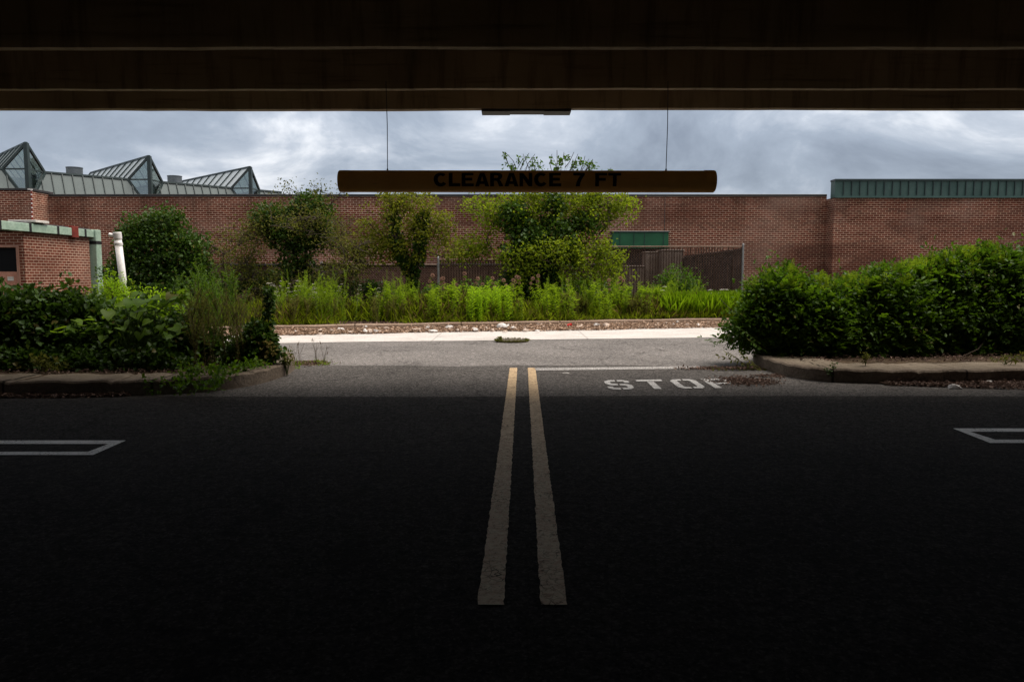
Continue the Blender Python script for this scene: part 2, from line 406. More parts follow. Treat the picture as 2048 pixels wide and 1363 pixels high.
M['stem_dry'] = mat_plain('dry brown stem', (0.07, 0.048, 0.025), (0.12, 0.085, 0.045), 8, 0.85, 0.2)
k = NT('skylight glass')
M['glass'] = k.done(k.n('ShaderNodeMixShader', {0: 0.28, 1: k.n('ShaderNodeBsdfTransparent', {0: (0.62, 0.70, 0.68, 1)}).outputs[0], 2: k.n('ShaderNodeBsdfGlossy', {0: (0.8, 0.85, 0.85, 1), 'Roughness': 0.05}).outputs[0]}).outputs[0])
k = NT('frosted roof pane')
M['pane'] = k.done(k.n('ShaderNodeMixShader', {0: 0.6, 1: k.n('ShaderNodeBsdfTranslucent', {0: (0.75, 0.80, 0.80, 1)}).outputs[0], 2: k.principled((0.58, 0.62, 0.63), 0.15, 0.8)}).outputs[0])
k = NT('dark window glass')
M['window'] = k.done(k.principled((0.004, 0.004, 0.005), 0.6, 0.1))
# ================================================================== ground, roads, pavements
def sheet(name, pts, z, mat, parent=None):
    me = bpy.data.meshes.new(name)
    me.from_pydata([(x, y, z) for x, y in pts], [], [tuple(range(len(pts)))])
    o = link_mesh(name, me, mat, parent)
    if me.polygons[0].normal.z < 0: me.flip_normals()
    return o
def struct(o): o['kind'] = 'structure'; return o

struct(sheet('ground', [(-900, -300), (900, -300), (900, 1500), (-900, 1500)], -0.05, M['ground']))
# the lane beyond the deck
def _lin(x, a, s): return a + s * (np.clip(x, -10, 7) + 5.05)
def gutter_front(x): return _lin(x, 14.05, 0.150)      # lane / gutter boundary, slightly askew
def gutter_back(x): return _lin(x, 15.95, 0.215)
def kerb_line(x): return _lin(x, 16.85, 0.262)
struct(sheet('road', [(-45, 10.0), (45, 10.0), (45, gutter_front(45) + 1), (-45, gutter_front(-45) + 1)], -0.002, M['asphalt_old']))
def wav(x, a=0.05): return a * math.sin(x * 1.7) + a * 0.7 * math.sin(x * 4.3 + 1)
gx = [-45 + i * 0.75 for i in range(121)]
struct(sheet('gutter', [(x, gutter_front(x) + wav(x, 0.035)) for x in gx] + [(x, kerb_line(x) + 0.05) for x in reversed(gx)], 0.004, M['concrete']))
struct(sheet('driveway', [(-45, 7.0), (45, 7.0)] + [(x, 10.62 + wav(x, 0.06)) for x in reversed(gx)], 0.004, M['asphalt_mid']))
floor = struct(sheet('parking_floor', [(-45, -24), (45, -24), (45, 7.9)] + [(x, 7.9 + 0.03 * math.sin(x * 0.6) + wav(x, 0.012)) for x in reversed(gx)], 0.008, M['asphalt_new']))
ZM = 0.0125
def poly_px(name, pix, mat, parent=floor):
    return sheet(name, [G(px, py, ZM).to_2d()[:] for px, py in pix], ZM, mat, parent)
# double yellow line
a0, a1 = G(1027, 735, ZM), G(981, 1208, ZM)
b0, b1 = G(1063, 735, ZM), G(1108, 1208, ZM)
def strip(name, p, q, w, mat):
    n = 220; L, Rr = [], []
    rr = random.Random(name + str(p))
    for i in range(n + 1):
        t = i / n; c = p.lerp(q, t); u = (q - p).normalized(); s = Vector((u.y, -u.x, 0))
        L.append((c + s * (w / 2 + rr.uniform(-0.005, 0.002))).to_2d()[:]); Rr.append((c - s * (w / 2 + rr.uniform(-0.005, 0.002))).to_2d()[:])
    me = bpy.data.meshes.new(name)
    me.from_pydata([(x, y, ZM) for x, y in L + Rr], [], [(i, i + 1, n + 2 + i, n + 1 + i) for i in range(n)])
    o = link_mesh(name, me, mat, floor)
    if me.polygons[0].normal.z < 0: me.flip_normals()
    return o
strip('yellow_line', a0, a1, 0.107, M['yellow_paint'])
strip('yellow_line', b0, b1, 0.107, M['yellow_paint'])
strip('stop_line', G(1070, 738, ZM), G(1404, 734, ZM), 0.27, M['line_paint'])
# hollow bay markings cut off by the edge of the photo
def bay(outer, inner):
    n = len(outer)
    me = bpy.data.meshes.new('bay_marking')
    vs = [G(*p, ZM) for p in outer + inner]
    me.from_pydata(vs, [], [(i, i + 1, n + i + 1, n + i) for i in range(n - 1)])
    o = link_mesh('bay_marking', me, M['white_paint'], floor)
    return o
bay([(-420, 880), (252, 880), (186, 909), (-420, 909)], [(-420, 887), (217, 887), (176, 902.5), (-420, 902.5)])
bay([(2460, 856), (1906, 856), (1980, 885), (2460, 885)], [(2460, 862.5), (1940, 862.5), (1990, 878.5), (2460, 878.5)])
# STOP stencil: each letter in a unit square, y up the lane
def stencil(letter):
    if letter == 'S':
        return [[(0.03, .62), (0.03, .86), (.2, 1), (.46, 1), (.46, .84), (.27, .84), (.24, .8), (.24, .66), (.3, .6), (.47, .58), (.47, .42), (.18, .45)],
                [(.54, 1), (.8, 1), (.97, .86), (.97, .70), (.77, .70), (.76, .82), (.71, .84), (.54, .84)],
                [(.54, .58), (.82, .55), (.97, .42), (.97, .16), (.8, 0), (.54, 0), (.54, .16), (.73, .16), (.76, .21), (.76, .34), (.7, .39), (.54, .42)],
                [(.46, 0), (.2, 0), (.03, .15), (.03, .31), (.23, .31), (.24, .2), (.29, .16), (.46, .16)]]
    if letter == 'T':
        return [[(0, .83), (0, 1), (1, 1), (1, .83)], [(.37, 0), (.37, .77), (.63, .77), (.63, 0)]]
    if letter == 'O':
        return [[(.46, 1), (.16, 1), (0, .84), (0, .16), (.16, 0), (.46, 0), (.46, .15), (.3, .15), (.25, .21), (.25, .79), (.3, .85), (.46, .85)],
                [(.54, 1), (.84, 1), (1, .84), (1, .16), (.84, 0), (.54, 0), (.54, .15), (.7, .15), (.75, .21), (.75, .79), (.7, .85), (.54, .85)]]
    return [[(0, 0), (0, 1), (.26, 1), (.26, 0)], [(.32, 1), (.84, 1), (1, .86), (1, .56), (.84, .42), (.32, .42), (.32, .56), (.7, .56), (.76, .62), (.76, .8), (.7, .86), (.32, .86)]]
vs, fs = [], []
o0, o1 = G(1217, 778.5, ZM), G(1490, 774.5, ZM)
xdir = (o1 - o0) / 3.78
h_ = G(1219 - 8, 760, ZM) - o0
ydir = Vector((0.02, h_.y, 0))
for i, ch in enumerate('STOP'):
    for pl in stencil(ch):
        n = len(vs)
        for (x, y) in pl:
            p = o0 + xdir * (i * 0.98 + x * 0.76) + ydir * y
            vs.append((p.x, p.y, ZM))
        fs.append(tuple(range(n, n + len(pl))))
me = bpy.data.meshes.new('stop_lettering'); me.from_pydata(vs, [], fs)
import bmesh
bm = bmesh.new(); bm.from_mesh(me)
for f in bm.faces:
    f.normal_update()
    if f.normal.z < 0: f.normal_flip()
bmesh.ops.triangulate(bm, faces=bm.faces); bm.to_mesh(me); bm.free()
link_mesh('stop_lettering', me, M['stop_paint'], floor)

# raised islands: kerb, concrete walk along the kerb, planted soil behind
def smooth_path(pts, n=6):
    out_ = []
    for i in range(len(pts) - 1):
        p0 = Vector(pts[max(i - 1, 0)]); p1 = Vector(pts[i]); p2 = Vector(pts[i + 1]); p3 = Vector(pts[min(i + 2, len(pts) - 1)])
        for k_ in range(n):
            t = k_ / n
            out_.append(tuple(0.5 * ((2 * p1) + (p2 - p0) * t + (2 * p0 - 5 * p1 + 4 * p2 - p3) * t * t + (3 * p1 - p0 - 3 * p2 + p3) * t ** 3)))
    out_.append(pts[-1]); return out_
def inset(path, dist):
    res = []
    for i, p in enumerate(path):
        a = Vector(path[max(i - 1, 0)]); b = Vector(path[min(i + 1, len(path) - 1)])
        t = (b - a).normalized(); nrm = Vector((-t.y, t.x))
        res.append(tuple(Vector(p) + nrm * dist))
    return res
def island(path, inner_sign, height, walk, far_corners):
    """path runs along the kerb face; the island lies to its left (inner_sign=1) or right (-1)"""
    pth = smooth_path(path, 14); r_ = random.Random(len(path))
    kw = 0.15 * inner_sign
    a = pth; a2 = inset(pth, 0.02 * inner_sign); b = inset(pth, kw); c = inset(pth, walk * inner_sign)
    n = len(a)
    hh = [height + 0.006 * math.sin(i * 0.7) + r_.uniform(-0.002, 0.002) - (0.018 if r_.random() < 0.03 else 0) for i in range(n)]
    vs = [(p[0], p[1], -0.02) for p in a] + [(p[0], p[1], hh[i] - 0.02) for i, p in enumerate(a)] + [(p[0], p[1], hh[i]) for i, p in enumerate(a2)] + [(p[0], p[1], hh[i]) for i, p in enumerate(b)] + [(p[0], p[1], hh[i] - 0.05) for i, p in enumerate(b)]
    fs = [(j * n + i, j * n + i + 1, (j + 1) * n + i + 1, (j + 1) * n + i) for j in range(4) for i in range(n - 1)]
    me = bpy.data.meshes.new('kerb'); me.from_pydata(vs, [], fs)
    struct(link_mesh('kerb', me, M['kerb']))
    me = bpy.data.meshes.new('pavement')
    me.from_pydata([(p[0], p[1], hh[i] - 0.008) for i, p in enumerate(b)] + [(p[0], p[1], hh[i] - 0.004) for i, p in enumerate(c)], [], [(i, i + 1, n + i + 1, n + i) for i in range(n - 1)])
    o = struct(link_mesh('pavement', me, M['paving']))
    poly = list(b) + far_corners
    sheet_o = sheet('planting_soil', poly, height - 0.02, M['soil']); struct(sheet_o)
    return height
ISL_H = 0.165
left_path = [(-16, 8.25), (-9, 8.05), (-6.5, 7.95), (-5.3, 7.93), (-4.4, 7.95), (-3.75, 8.05), (-3.3, 8.28), (-3.03, 8.72), (-2.92, 9.3), (-2.93, 9.9), (-3.1, 10.6), (-3.5, 11.3), (-4.3, 12.2), (-5.6, 12.9), (-8, 13.1), (-16, 12.6)]
island(left_path, 1, ISL_H, 0.62, [(-16.2, 12.6), (-16.2, 8.3)])
right_path = [(16, 9.4), (9, 9.05), (6.2, 8.92), (5.0, 8.82), (4.35, 8.84), (3.8, 9.0), (3.53, 9.35), (3.46, 9.9), (3.47, 10.5), (3.62, 11.2), (3.95, 11.9), (4.6, 12.7), (5.6, 13.4), (7.5, 14.1), (16, 15.6)]
island(right_path, -1, ISL_H, 0.75, [(16.2, 15.6), (16.2, 9.4)])

# far kerb and verge
kx = [-45 + i * 0.5 for i in range(181)]
vs = []; n = len(kx)
for dy, dz in ((0, -0.02), (0.0, 0.13), (0.02, 0.15), (0.16, 0.15), (0.16, 0.05)):
    vs += [(x, kerb_line(x) + dy, dz + (0.006 * math.sin(x * 3.1) if dz > 0.1 else 0)) for x in kx]
me = bpy.data.meshes.new('kerb'); me.from_pydata(vs, [], [(j * n + i, j * n + i + 1, (j + 1) * n + i + 1, (j + 1) * n + i) for j in range(4) for i in range(n - 1)])
struct(link_mesh('kerb', me, M['kerb_lit']))
struct(sheet('verge', [(x, kerb_line(x) + 0.15) for x in kx] + [(45, 29.0), (-45, 29.0)], 0.12, M['soil']))

# ================================================================== parking deck overhead
deck = thing('parking_deck', 'dark concrete parking deck with long beams spanning overhead', 'parking deck', (0, 0, 0))
HB = 1.97                                       # beam soffit above the eye
def soffit_y(py): return G(1024, py, EYE + HB).y
y_c = soffit_y(222) - 0.13; y_b = soffit_y(177); y_a = soffit_y(94)
ys = [y_c, y_b, y_a]
while ys[-1] > -18: ys.append(ys[-1] - (1.46 if len(ys) % 2 else 1.08))
zb = EYE + HB
for i, y in enumerate(ys):
    w = 0.085; t = 0.15
    m = MB(); x0, x1 = -30, 30
    sl = 0.0016                                  # the beams dip a touch to the left
    if i == 0: prof = [(y, zb), (y + 0.12, zb), (y + 0.24, zb + 1.9), (y - 0.04, zb + 1.9), (y - 0.04, zb + 0.60)]
    else: prof = [(y, zb), (y + w, zb), (y + w + 0.03, zb + 0.60), (y - 0.03, zb + 0.60)]
    k_ = len(prof); rr = random.Random(i); ns = 150; rings = []
    for q in range(ns + 1):
        xx = x0 + (x1 - x0) * q / ns; e1, e2 = rr.uniform(-0.0035, 0.0035), rr.uniform(-0.003, 0.003)
        rings += [(xx, a + (e2 if j < 2 else 0), b + sl * xx * 0.5 + (e1 + 0.004 * math.sin(xx * 0.8 + i) if j < 2 else 0)) for j, (a, b) in enumerate(prof)]
    m.add(rings, [tuple(range(k_)), tuple(ns * k_ + q for q in range(k_ - 1, -1, -1))] + [(q * k_ + j, (q + 1) * k_ + j, (q + 1) * k_ + (j + 1) % k_, q * k_ + (j + 1) % k_) for q in range(ns) for j in range(k_)])
    m.build('beam', M['deck'], deck)
MB().box(-30, 30, -20, y_c - 0.05, zb + 0.55, zb + 0.75).build('slab', M['deck'], deck)
MB().box(-30, 30, -20.3, -20, 0, 2.25).build('rear_light_blocker', M['deck'], deck)  # unseen wall, added; its height sets the fill light under the deck
MB().box(-30.3, -30, -20.3, y_c - 2, 0, 1.9).build('side_light_blocker', M['deck'], deck)  # unseen, added to limit the light entering from the left
MB().box(30, 30.3, -20.3, y_c - 2, 0, 1.9).build('side_light_blocker', M['deck'], deck)  # unseen, added to limit the light entering from the right
pA, pB = W(963, 222, y_c + 0.02), W(1142, 222, y_c + 0.02)
m = MB(); m.box(pA.x, pB.x, y_c + 0.01, y_c + 0.22, zb - 0.026, zb + 0.003)
m.box(pA.x, pA.x + 0.34, y_c + 0.0, y_c + 0.23, zb - 0.032, zb - 0.0255); m.box(pB.x - 0.32, pB.x, y_c + 0.0, y_c + 0.23, zb - 0.032, zb - 0.0255)
m.build('soffit_plate', M['coping'], deck)

# ================================================================== clearance bar
YB = 7.98
bl, br_ = W(679, 362.5, YB), W(1429, 362.5, YB)
zc = bl.z; rad = 0.113
bar = thing('clearance_bar', 'long amber clearance pipe with black lettering hung on two cables under the deck edge', 'clearance bar', (0.15, YB, zc))
m = MB(); m.tube([(bl.x + 0.012, YB, zc), (br_.x - 0.012, YB, zc - 0.004)], rad, 40)
m.build('pipe', M['amber'], bar, True)
for x_, s_ in ((bl.x, 1), (br_.x, -1)):
    m = MB(); m.tube([(x_, YB, zc), (x_ + s_ * 0.006, YB, zc), (x_ + s_ * 0.02, YB, zc), (x_ + s_ * 0.11, YB, zc)], [rad * 0.95, rad * 0.99, rad + 0.0008, rad + 0.0008], 40)
    o = m.build('end_cap', M['amber'], bar)
for (pt, pb) in (((773, 177), (775, 341)), ((1335, 177), (1332, 341))):
    t_ = W(pt[0], pt[1], YB); b_ = W(pb[0], pb[1], YB)
    t_.z = zb + 0.02; t_.x = (t_.x + b_.x) / 2 + (0.004 if pt[0] > 1000 else -0.004)
    mid = (t_ + b_) / 2 + Vector((0.006, 0, 0))
    c_ = MB().tube([t_, t_.lerp(mid, .5), mid, mid.lerp(b_, .5), (b_.x, YB, zc + rad)], 0.0042, 6).build('cable', M['cable'], bar)
    MB().tube([(b_.x, YB, zc + rad - 0.004), (b_.x, YB, zc + rad + 0.018)], [0.012, 0.006], 8).build('eye_bolt', M['cable'], c_)
# heavy block letters wrapped on the pipe; every letter is drawn in a box 1 wide, 1 high
S_ = 0.30
LET = {
 'C': ('arc',), 'L': [[(0, 0), (0, 1), (S_, 1), (S_, .22), (.9, .22), (.9, 0)]],
 'E': [[(0, 0), (0, 1), (.92, 1), (.92, .79), (S_, .79), (S_, .61), (.84, .61), (.84, .40), (S_, .40), (S_, .21), (.95, .21), (.95, 0)]],
 'A': [[(-.05, 0), (.33, 1), (.67, 1), (1.05, 0), (.73, 0), (.68, .17), (.32, .17), (.27, 0)], [(.385, .36), (.615, .36), (.5, .73)]],
 'R': [[(0, 0), (0, 1), (.62, 1), (.80, .96), (.93, .85), (.95, .70), (.88, .55), (.74, .46), (.84, .38), (1.04, 0), (.70, 0), (.55, .33), (.48, .39), (S_, .39), (S_, 0)], [(S_, .59), (S_, .80), (.52, .80), (.62, .76), (.64, .69), (.62, .62), (.52, .59)]],
 'N': [[(0, 0), (0, 1), (.29, 1), (.72, .44), (.72, 1), (1, 1), (1, 0), (.72, 0), (.28, .56), (.28, 0)]],
 '7': [[(.05, 1), (.95, 1), (.95, .82), (.72, .52), (.60, .25), (.56, 0), (.24, 0), (.30, .30), (.42, .55), (.60, .77), (.05, .77)]],
 'F': [[(0, 0), (0, 1), (.93, 1), (.93, .78), (S_, .78), (S_, .60), (.82, .60), (.82, .39), (S_, .39), (S_, 0)]],
 'T': [[(0, 1), (1, 1), (1, .76), (.65, .76), (.65, 0), (.35, 0), (.35, .76), (0, .76)]]}
def arc_letter_c():
    ou, inn = [], []
    for i in range(25):
        a = R(42 + i * (360 - 84 + 8) / 24)
        ou.append((.5 + .53 * math.cos(a), .5 + .52 * math.sin(a)))
        a2 = R(46 + i * (360 - 92 + 6) / 24)
        inn.append((.53 + .235 * math.cos(a2), .5 + .27 * math.sin(a2)))
    return [ou + inn[::-1]]
LET['C'] = arc_letter_c()
def letter_tris(ch):
    """triangulated, finely cut letter so that it can be bent round the pipe"""
    cu = bpy.data.curves.new('letter', 'CURVE'); cu.dimensions = '2D'; cu.fill_mode = 'BOTH'
    for pl in LET[ch]:
        sp = cu.splines.new('POLY'); sp.points.add(len(pl) - 1); sp.use_cyclic_u = True
        for q, (x, y) in zip(sp.points, pl): q.co = (x, y, 0, 1)
    ob = bpy.data.objects.new('letter', cu)
    me = bpy.data.meshes.new_from_object(ob)
    bm = bmesh.new(); bm.from_mesh(me)
    for zc_ in [i / 10 for i in range(1, 10)]:
        bmesh.ops.bisect_plane(bm, geom=bm.verts[:] + bm.edges[:] + bm.faces[:], plane_co=(0, zc_, 0), plane_no=(0, 1, 0))
    bmesh.ops.triangulate(bm, faces=bm.faces)
    bm.verts.index_update()
    r_ = [v.co.copy() for v in bm.verts], [[v.index for v in f.verts] for f in bm.faces]
    bm.free(); bpy.data.objects.remove(ob); bpy.data.curves.remove(cu); bpy.data.meshes.remove(me)
    return r_
tl, tr_ = W(868, 358, YB - rad).x, W(1243, 358, YB - rad).x
word = 'CLEARANCE 7 FT'
adv = {' ': 0.72, 'L': 0.98, '7': 1.0, 'F': 1.0, 'C': 1.12, 'A': 1.10, 'R': 1.14, 'N': 1.14, 'E': 1.08, 'T': 1.0}
tot = sum(adv[c] for c in word); sx = (tr_ - tl) / tot
a_hi = math.asin((W(1024, 345.5, YB - rad).z - zc) / rad) if abs((W(1024, 345.5, YB - rad).z - zc) / rad) < 0.95 else R(62)
a_lo = math.asin((W(1024, 372, YB - rad).z - zc) / rad)
m = MB(); x_ = tl
for ch in word:
    if ch != ' ':
        vs, fs = letter_tris(ch)
        pts = []
        for v in vs:
            an = a_lo + (a_hi - a_lo) * v.y
            pts.append((x_ + v.x * sx * 0.98, YB - (rad + 0.0022) * math.cos(an), zc + (rad + 0.0022) * math.sin(an)))
        m.add(pts, fs)
    elif m.v: m.build('lettering', M['letter_black'], bar); m = MB()
    x_ += adv[ch] * sx
m.build('lettering', M['letter_black'], bar)

# ================================================================== the long brick building
mall = thing('brick_building', 'long red brown brick building with grey green metal roofs and glass skylights', 'building', (-3, 28, 0))
XL, XR = -17.1, 11.6
YL, YC, YR = 27.0, 28.0, 27.33
zl, zcn, zr = W(40, 381, YL).z, W(700, 393, YC).z, W(1800, 395, YR).z
ztop = W(1800, 361, YR).z
MB().box(-45, XL, YL, 60, 0, zl).build('wall', M['brick'], mall)
MB().box(XL, XR, YC, 60, 0, zcn).build('wall', M['brick'], mall)
MB().box(XR, 45, YR, 60, 0, zr).build('wall', M['brick'], mall)
MB().bevel_box(XL + 0.035, XR - 0.002, YC - 0.03, YC + 0.28, zcn, zcn + 0.085).build('coping', M['coping'], mall)
MB().bevel_box(-45, XL + 0.03, YL - 0.03, YL + 0.28, zl, zl + 0.085).build('coping', M['coping'], mall)
MB().bevel_box(XL - 0.22, XL + 0.033, YL + 0.285, YC + 0.3, zl - 0.012, zl + 0.08).build('coping', M['coping'], mall)
m = MB(); m.box(W(1329.5, 430, YC).x - 0.012, W(1329.5, 430, YC).x + 0.012, YC - 0.004, YC + 0.05, 2.9, zcn - 0.01); m.build('expansion_joint', M['coping'], mall)
# teal standing-seam parapet on the forward block
pr = MB(); pr.box(XR - 0.02, 45, YR - 0.06, YR + 0.3, zr + 0.0, ztop)
rb = pr.slot(1); x_ = XR + 0.28
while x_ < 30:
    rb.box(x_ - 0.012, x_ + 0.012, YR - 0.105, YR - 0.055, zr + 0.07, ztop - 0.04); x_ += 0.292
par = pr.build('parapet_panel', [M['parapet'], M['frame_metal']], mall)
MB().box(XR - 0.035, 45, YR - 0.115, YR + 0.32, ztop - 0.02, ztop + 0.045).build('parapet_cap', M['frame_metal'], par)
MB().box(XR - 0.03, 45, YR - 0.12, YR - 0.061, zr - 0.02, zr + 0.045).build('drip_edge', M['parapet'], par)
# green box over the loading door
ga, gb = W(1225, 463, 27.4), W(1337, 490, 27.4)
hm = MB().bevel_box(ga.x, gb.x, 27.4, 27.98, gb.z - 0.12, ga.z - 0.03, 0.015)
hm.slot(1)
for px in (1240, 1268, 1289, 1327): x_ = W(px, 470, 27.4).x; hm.box(x_ - 0.008, x_ + 0.008, 27.385, 27.401, gb.z - 0.1, ga.z - 0.04)
cn = hm.build('door_hood', [M['awning'], M['frame_metal']], mall)
MB().box(ga.x, gb.x, 27.9, 27.99, 0, gb.z - 0.14).build('loading_door', M['bin'], mall)
MB().bevel_box(ga.x - 0.03, gb.x + 0.03, 27.37, 27.98, ga.z - 0.03, ga.z + 0.02, 0.01).build('hood_cap', M['frame_metal'], cn)

# diagonal gallery roof with prow skylights
UH = Vector((0.699, 0.715, 0)); VH = Vector((-0.715, 0.699, 0)); Q0 = Vector((-19.0, 31.0, 0)); WS = 0.55
ZE, ZT, ZA = 4.1, W(105, 345, 31.0).z, 6.44
def U(u, v, z): p = Q0 + UH * u + VH * (v - WS); return Vector((p.x, p.y, z))
sq = 1.398                                                       # length of one step of the measured axis
mids = [-0.53 * sq - 3.33 * sq, -0.53 * sq, 2.79 * sq, 6.13 * sq]; HA = 0.52 * sq
u_end = 7.75 * sq
spans = []
for i in range(len(mids)):
    nx = mids[i + 1] if i + 1 < len(mids) else None
    spans.append((mids[i], nx))
for (ua, ub) in spans:
    if ub is None: top1, bot1, ub2 = u_end - 0.35, u_end, None
    else: top1, bot1 = ub - HA, ub
    pts = [U(ua, 0, ZE), U(bot1, 0, ZE), U(top1, WS, ZT), U(ua + HA, WS, ZT)]
    pm_ = MB().plate(pts, 0.05)
    rb = pm_.slot(1); u = ua + 0.19
    while u < bot1 - 0.05:
        s0, s1 = 0.0, 1.0
        if u < ua + HA: s1 = min(s1, (u - ua) / HA)
        if ub is not None and u > ub - HA: s1 = min(s1, (ub - u) / HA)
        if ub is None and u > top1: s1 = (u_end - u) / 0.35
        out_n = Vector((0.715, -0.699, 0.4)).normalized() * 0.02
        if s1 > 0.08: rb.bar(U(u, 0, ZE) + out_n, U(u, WS * s1, ZE + (ZT - ZE) * s1) + out_n, 0.03, 0.05)
        u += 0.385
    pn = pm_.build('mansard_panel', [M['roof_metal'], M['frame_metal']], mall)
    MB().bar(U(ua + HA, WS, ZT + 0.02), U(top1, WS, ZT + 0.02), 0.10, 0.07).build('ridge_cap', M['roof_metal'], pn)
    MB().plate([U(ua + HA, WS + 0.03, ZT - 0.02), U(top1, WS + 0.03, ZT - 0.02), U(top1, 9.0, ZT - 0.02), U(ua + HA, 9.0, ZT - 0.02)], 0.1).build('flat_roof', M['coping'], mall)
for um in mids:
    A, B = U(um, 0, ZA), U(um, 0, ZE - 0.05); Lp, Rp = U(um - HA, WS, ZT), U(um + HA, WS, ZT)
    LEN = 7.9
    Ab, Lb, Rb_ = U(um, LEN, ZA), U(um - HA, LEN, ZT), U(um + HA, LEN, ZT)
    A2 = U(um, 0, ZA)
    sk = MB()
    for a_, b_, w_ in ((A, B, 0.15), (A, Lp, 0.09), (A, Rp, 0.09), (Lp, B, 0.10), (Rp, B, 0.10), (A, Ab, 0.09), (Lp, Lb, 0.08), (Rp, Rb_, 0.08), (Ab, Lb, 0.08), (Ab, Rb_, 0.08)): sk.bar(a_, b_, w_)
    mzL, mzR = Lp.lerp(A, 0.0), Rp
    pm = U(um, 0, ZT + 0.02)
    sk.bar(Lp, pm, 0.055); sk.bar(Rp, pm, 0.055)
    for j in range(1, 9):
        f = j / 9
        sk.bar(A.lerp(Ab, f), Lp.lerp(Lb, f), 0.055, 0.09); sk.bar(A.lerp(Ab, f), Rp.lerp(Rb_, f), 0.055, 0.09)
    skf = sk.build('skylight', M['frame_metal'], mall)
    MB().plate([B, A, Lp], 0.012).build('front_glass', M['glass'], skf)
    MB().plate([B, Rp, A], 0.012).build('front_glass', M['glass'], skf)
    MB().plate([A, Ab, Lb, Lp], 0.02).build('roof_glazing', M['pane'], skf)
    MB().plate([A, Rp, Rb_, Ab], 0.02).build('roof_glazing', M['pane'], skf)
    MB().plate([U(um - HA, 0.75, ZE - 0.6), U(um + HA, 0.75, ZE - 0.6), U(um + HA, 0.85, ZT - 0.25), U(um - HA, 0.85, ZT - 0.25)], 0.05).build('inner_wall', mat_plain('cream plaster', (0.5, 0.46, 0.30), (0.6, 0.56, 0.38), 3, 0.9, 0.1) if 'cream' not in M else M['cream'], skf)
for (px0, px1, py0, py1, Y) in ((133, 165, 335, 352, 33.5), (335, 364, 352, 368, 37.0)):
    a_, b_ = W(px0, py0, Y), W(px1, py1, Y); r_ = (b_.x - a_.x) / 2; cx_ = (a_.x + b_.x) / 2
    MB().tube([(cx_, Y, 4.0), (cx_, Y, a_.z - 0.03), (cx_, Y, a_.z - 0.028), (cx_, Y, a_.z)], [r_ * 0.95, r_ * 0.95, r_, r_], 28).build('roof_vent', M['vent'], mall)

# ================================================================== brick hut with door, at the left
hut = thing('brick_hut', 'small brick hut with half glazed salmon door behind the ivy hedge', 'hut', (-15, 21, 0))
HX = W(47, 480, 20.0).x
zh = 2.42
dl, dr, dt = -14.62, W(38, 520, 20.0).x, W(20, 495, 20).z
m = MB()
m.box(dr, HX, 20.0, 23.1, 0, zh); m.box(-21, dl, 20.0, 23.1, 0, zh); m.box(dl, dr, 20.0, 23.1, dt, zh); m.box(dl, dr, 20.25, 23.1, 0, dt)
m.build('wall', M['brick_hut'], hut)
rf = MB().bevel_box(-21.2, HX + 0.03, 19.9, 23.2, zh + 0.02, zh + 0.26, 0.02).build('roof', M['coping'], hut)
q0, q1 = W(20, 440, 20.4), W(76, 444, 20.4)
MB().bevel_box(q0.x, q1.x, 20.3, 20.9, zh + 0.262, zh + 0.33, 0.01).build('roof_board', M['white_worn'], rf)
df = MB(); df.box(dr - 0.05, dr + 0.015, 19.97, 20.12, 0, dt + 0.005); df.box(dl - 0.015, dl + 0.05, 19.97, 20.12, 0, dt + 0.005); df.box(dl - 0.015, dr + 0.015, 19.968, 20.12, dt + 0.006, dt + 0.06)
df.build('door_frame', M['door_frame'], hut)
zs = W(20, 537, 20).z
dx1 = dr - 0.055; dx0 = dl + 0.055
dm = MB(); dm.box(dx0, dx1, 20.04, 20.09, 0.02, zs - 0.08); dm.box(dx0, dx0 + 0.07, 20.04, 20.09, zs - 0.08, dt - 0.01); dm.box(dx1 - 0.02, dx1, 20.04, 20.09, zs - 0.08, dt - 0.01)
door = dm.build('door', M['door'], hut)
MB().box(dx0 + 0.07, dx1 - 0.02, 20.055, 20.075, zs - 0.08, dt - 0.01).build('pane', M['window'], door)
s0, s1 = W(15, 553, 20.04), W(28, 561, 20.04)
st = MB(); st.box(s0.x, s1.x, 20.034, 20.04, s1.z, s0.z); st.build('sticker', M['white_worn'], door)

fr = thing('steel_frame', 'mint green steel frame with black bands beside the brick hut', 'frame', (-13, 23, 0))
bx = -12.92
MB().bevel_box(bx - 0.1, bx + 0.1, 15.5, 23.2, 2.42, 2.64, 0.012).build('crossbar', M['mint'], fr)
MB().bevel_box(bx - 0.155, bx + 0.155, 23.203, 23.50, 0.0, 2.66, 0.015).build('post', M['mint'], fr)
def bar_y(px): # where on the crossbar a photo column falls
    k_ = (px - CX) / FPX; return (bx + 0.1) / k_ * 1.0
for px in (7, 67, 122, 176):
    y_ = bar_y(px) * 1.003
    MB().bevel_box(bx - 0.107, bx + 0.107, y_ - 0.05, y_ + 0.05, 2.413, 2.647, 0.004).build('band', M['black'], fr)
MB().bevel_box(bx - 0.162, bx + 0.162, 23.196, 23.507, 2.22, 2.32, 0.004).build('band', M['black'], fr)
y_ = bar_y(158)
MB().bevel_box(bx - 0.112, bx + 0.112, y_ - 0.17, y_ + 0.17, 2.37, 2.70, 0.01).build('bracket', M['rust'], fr)

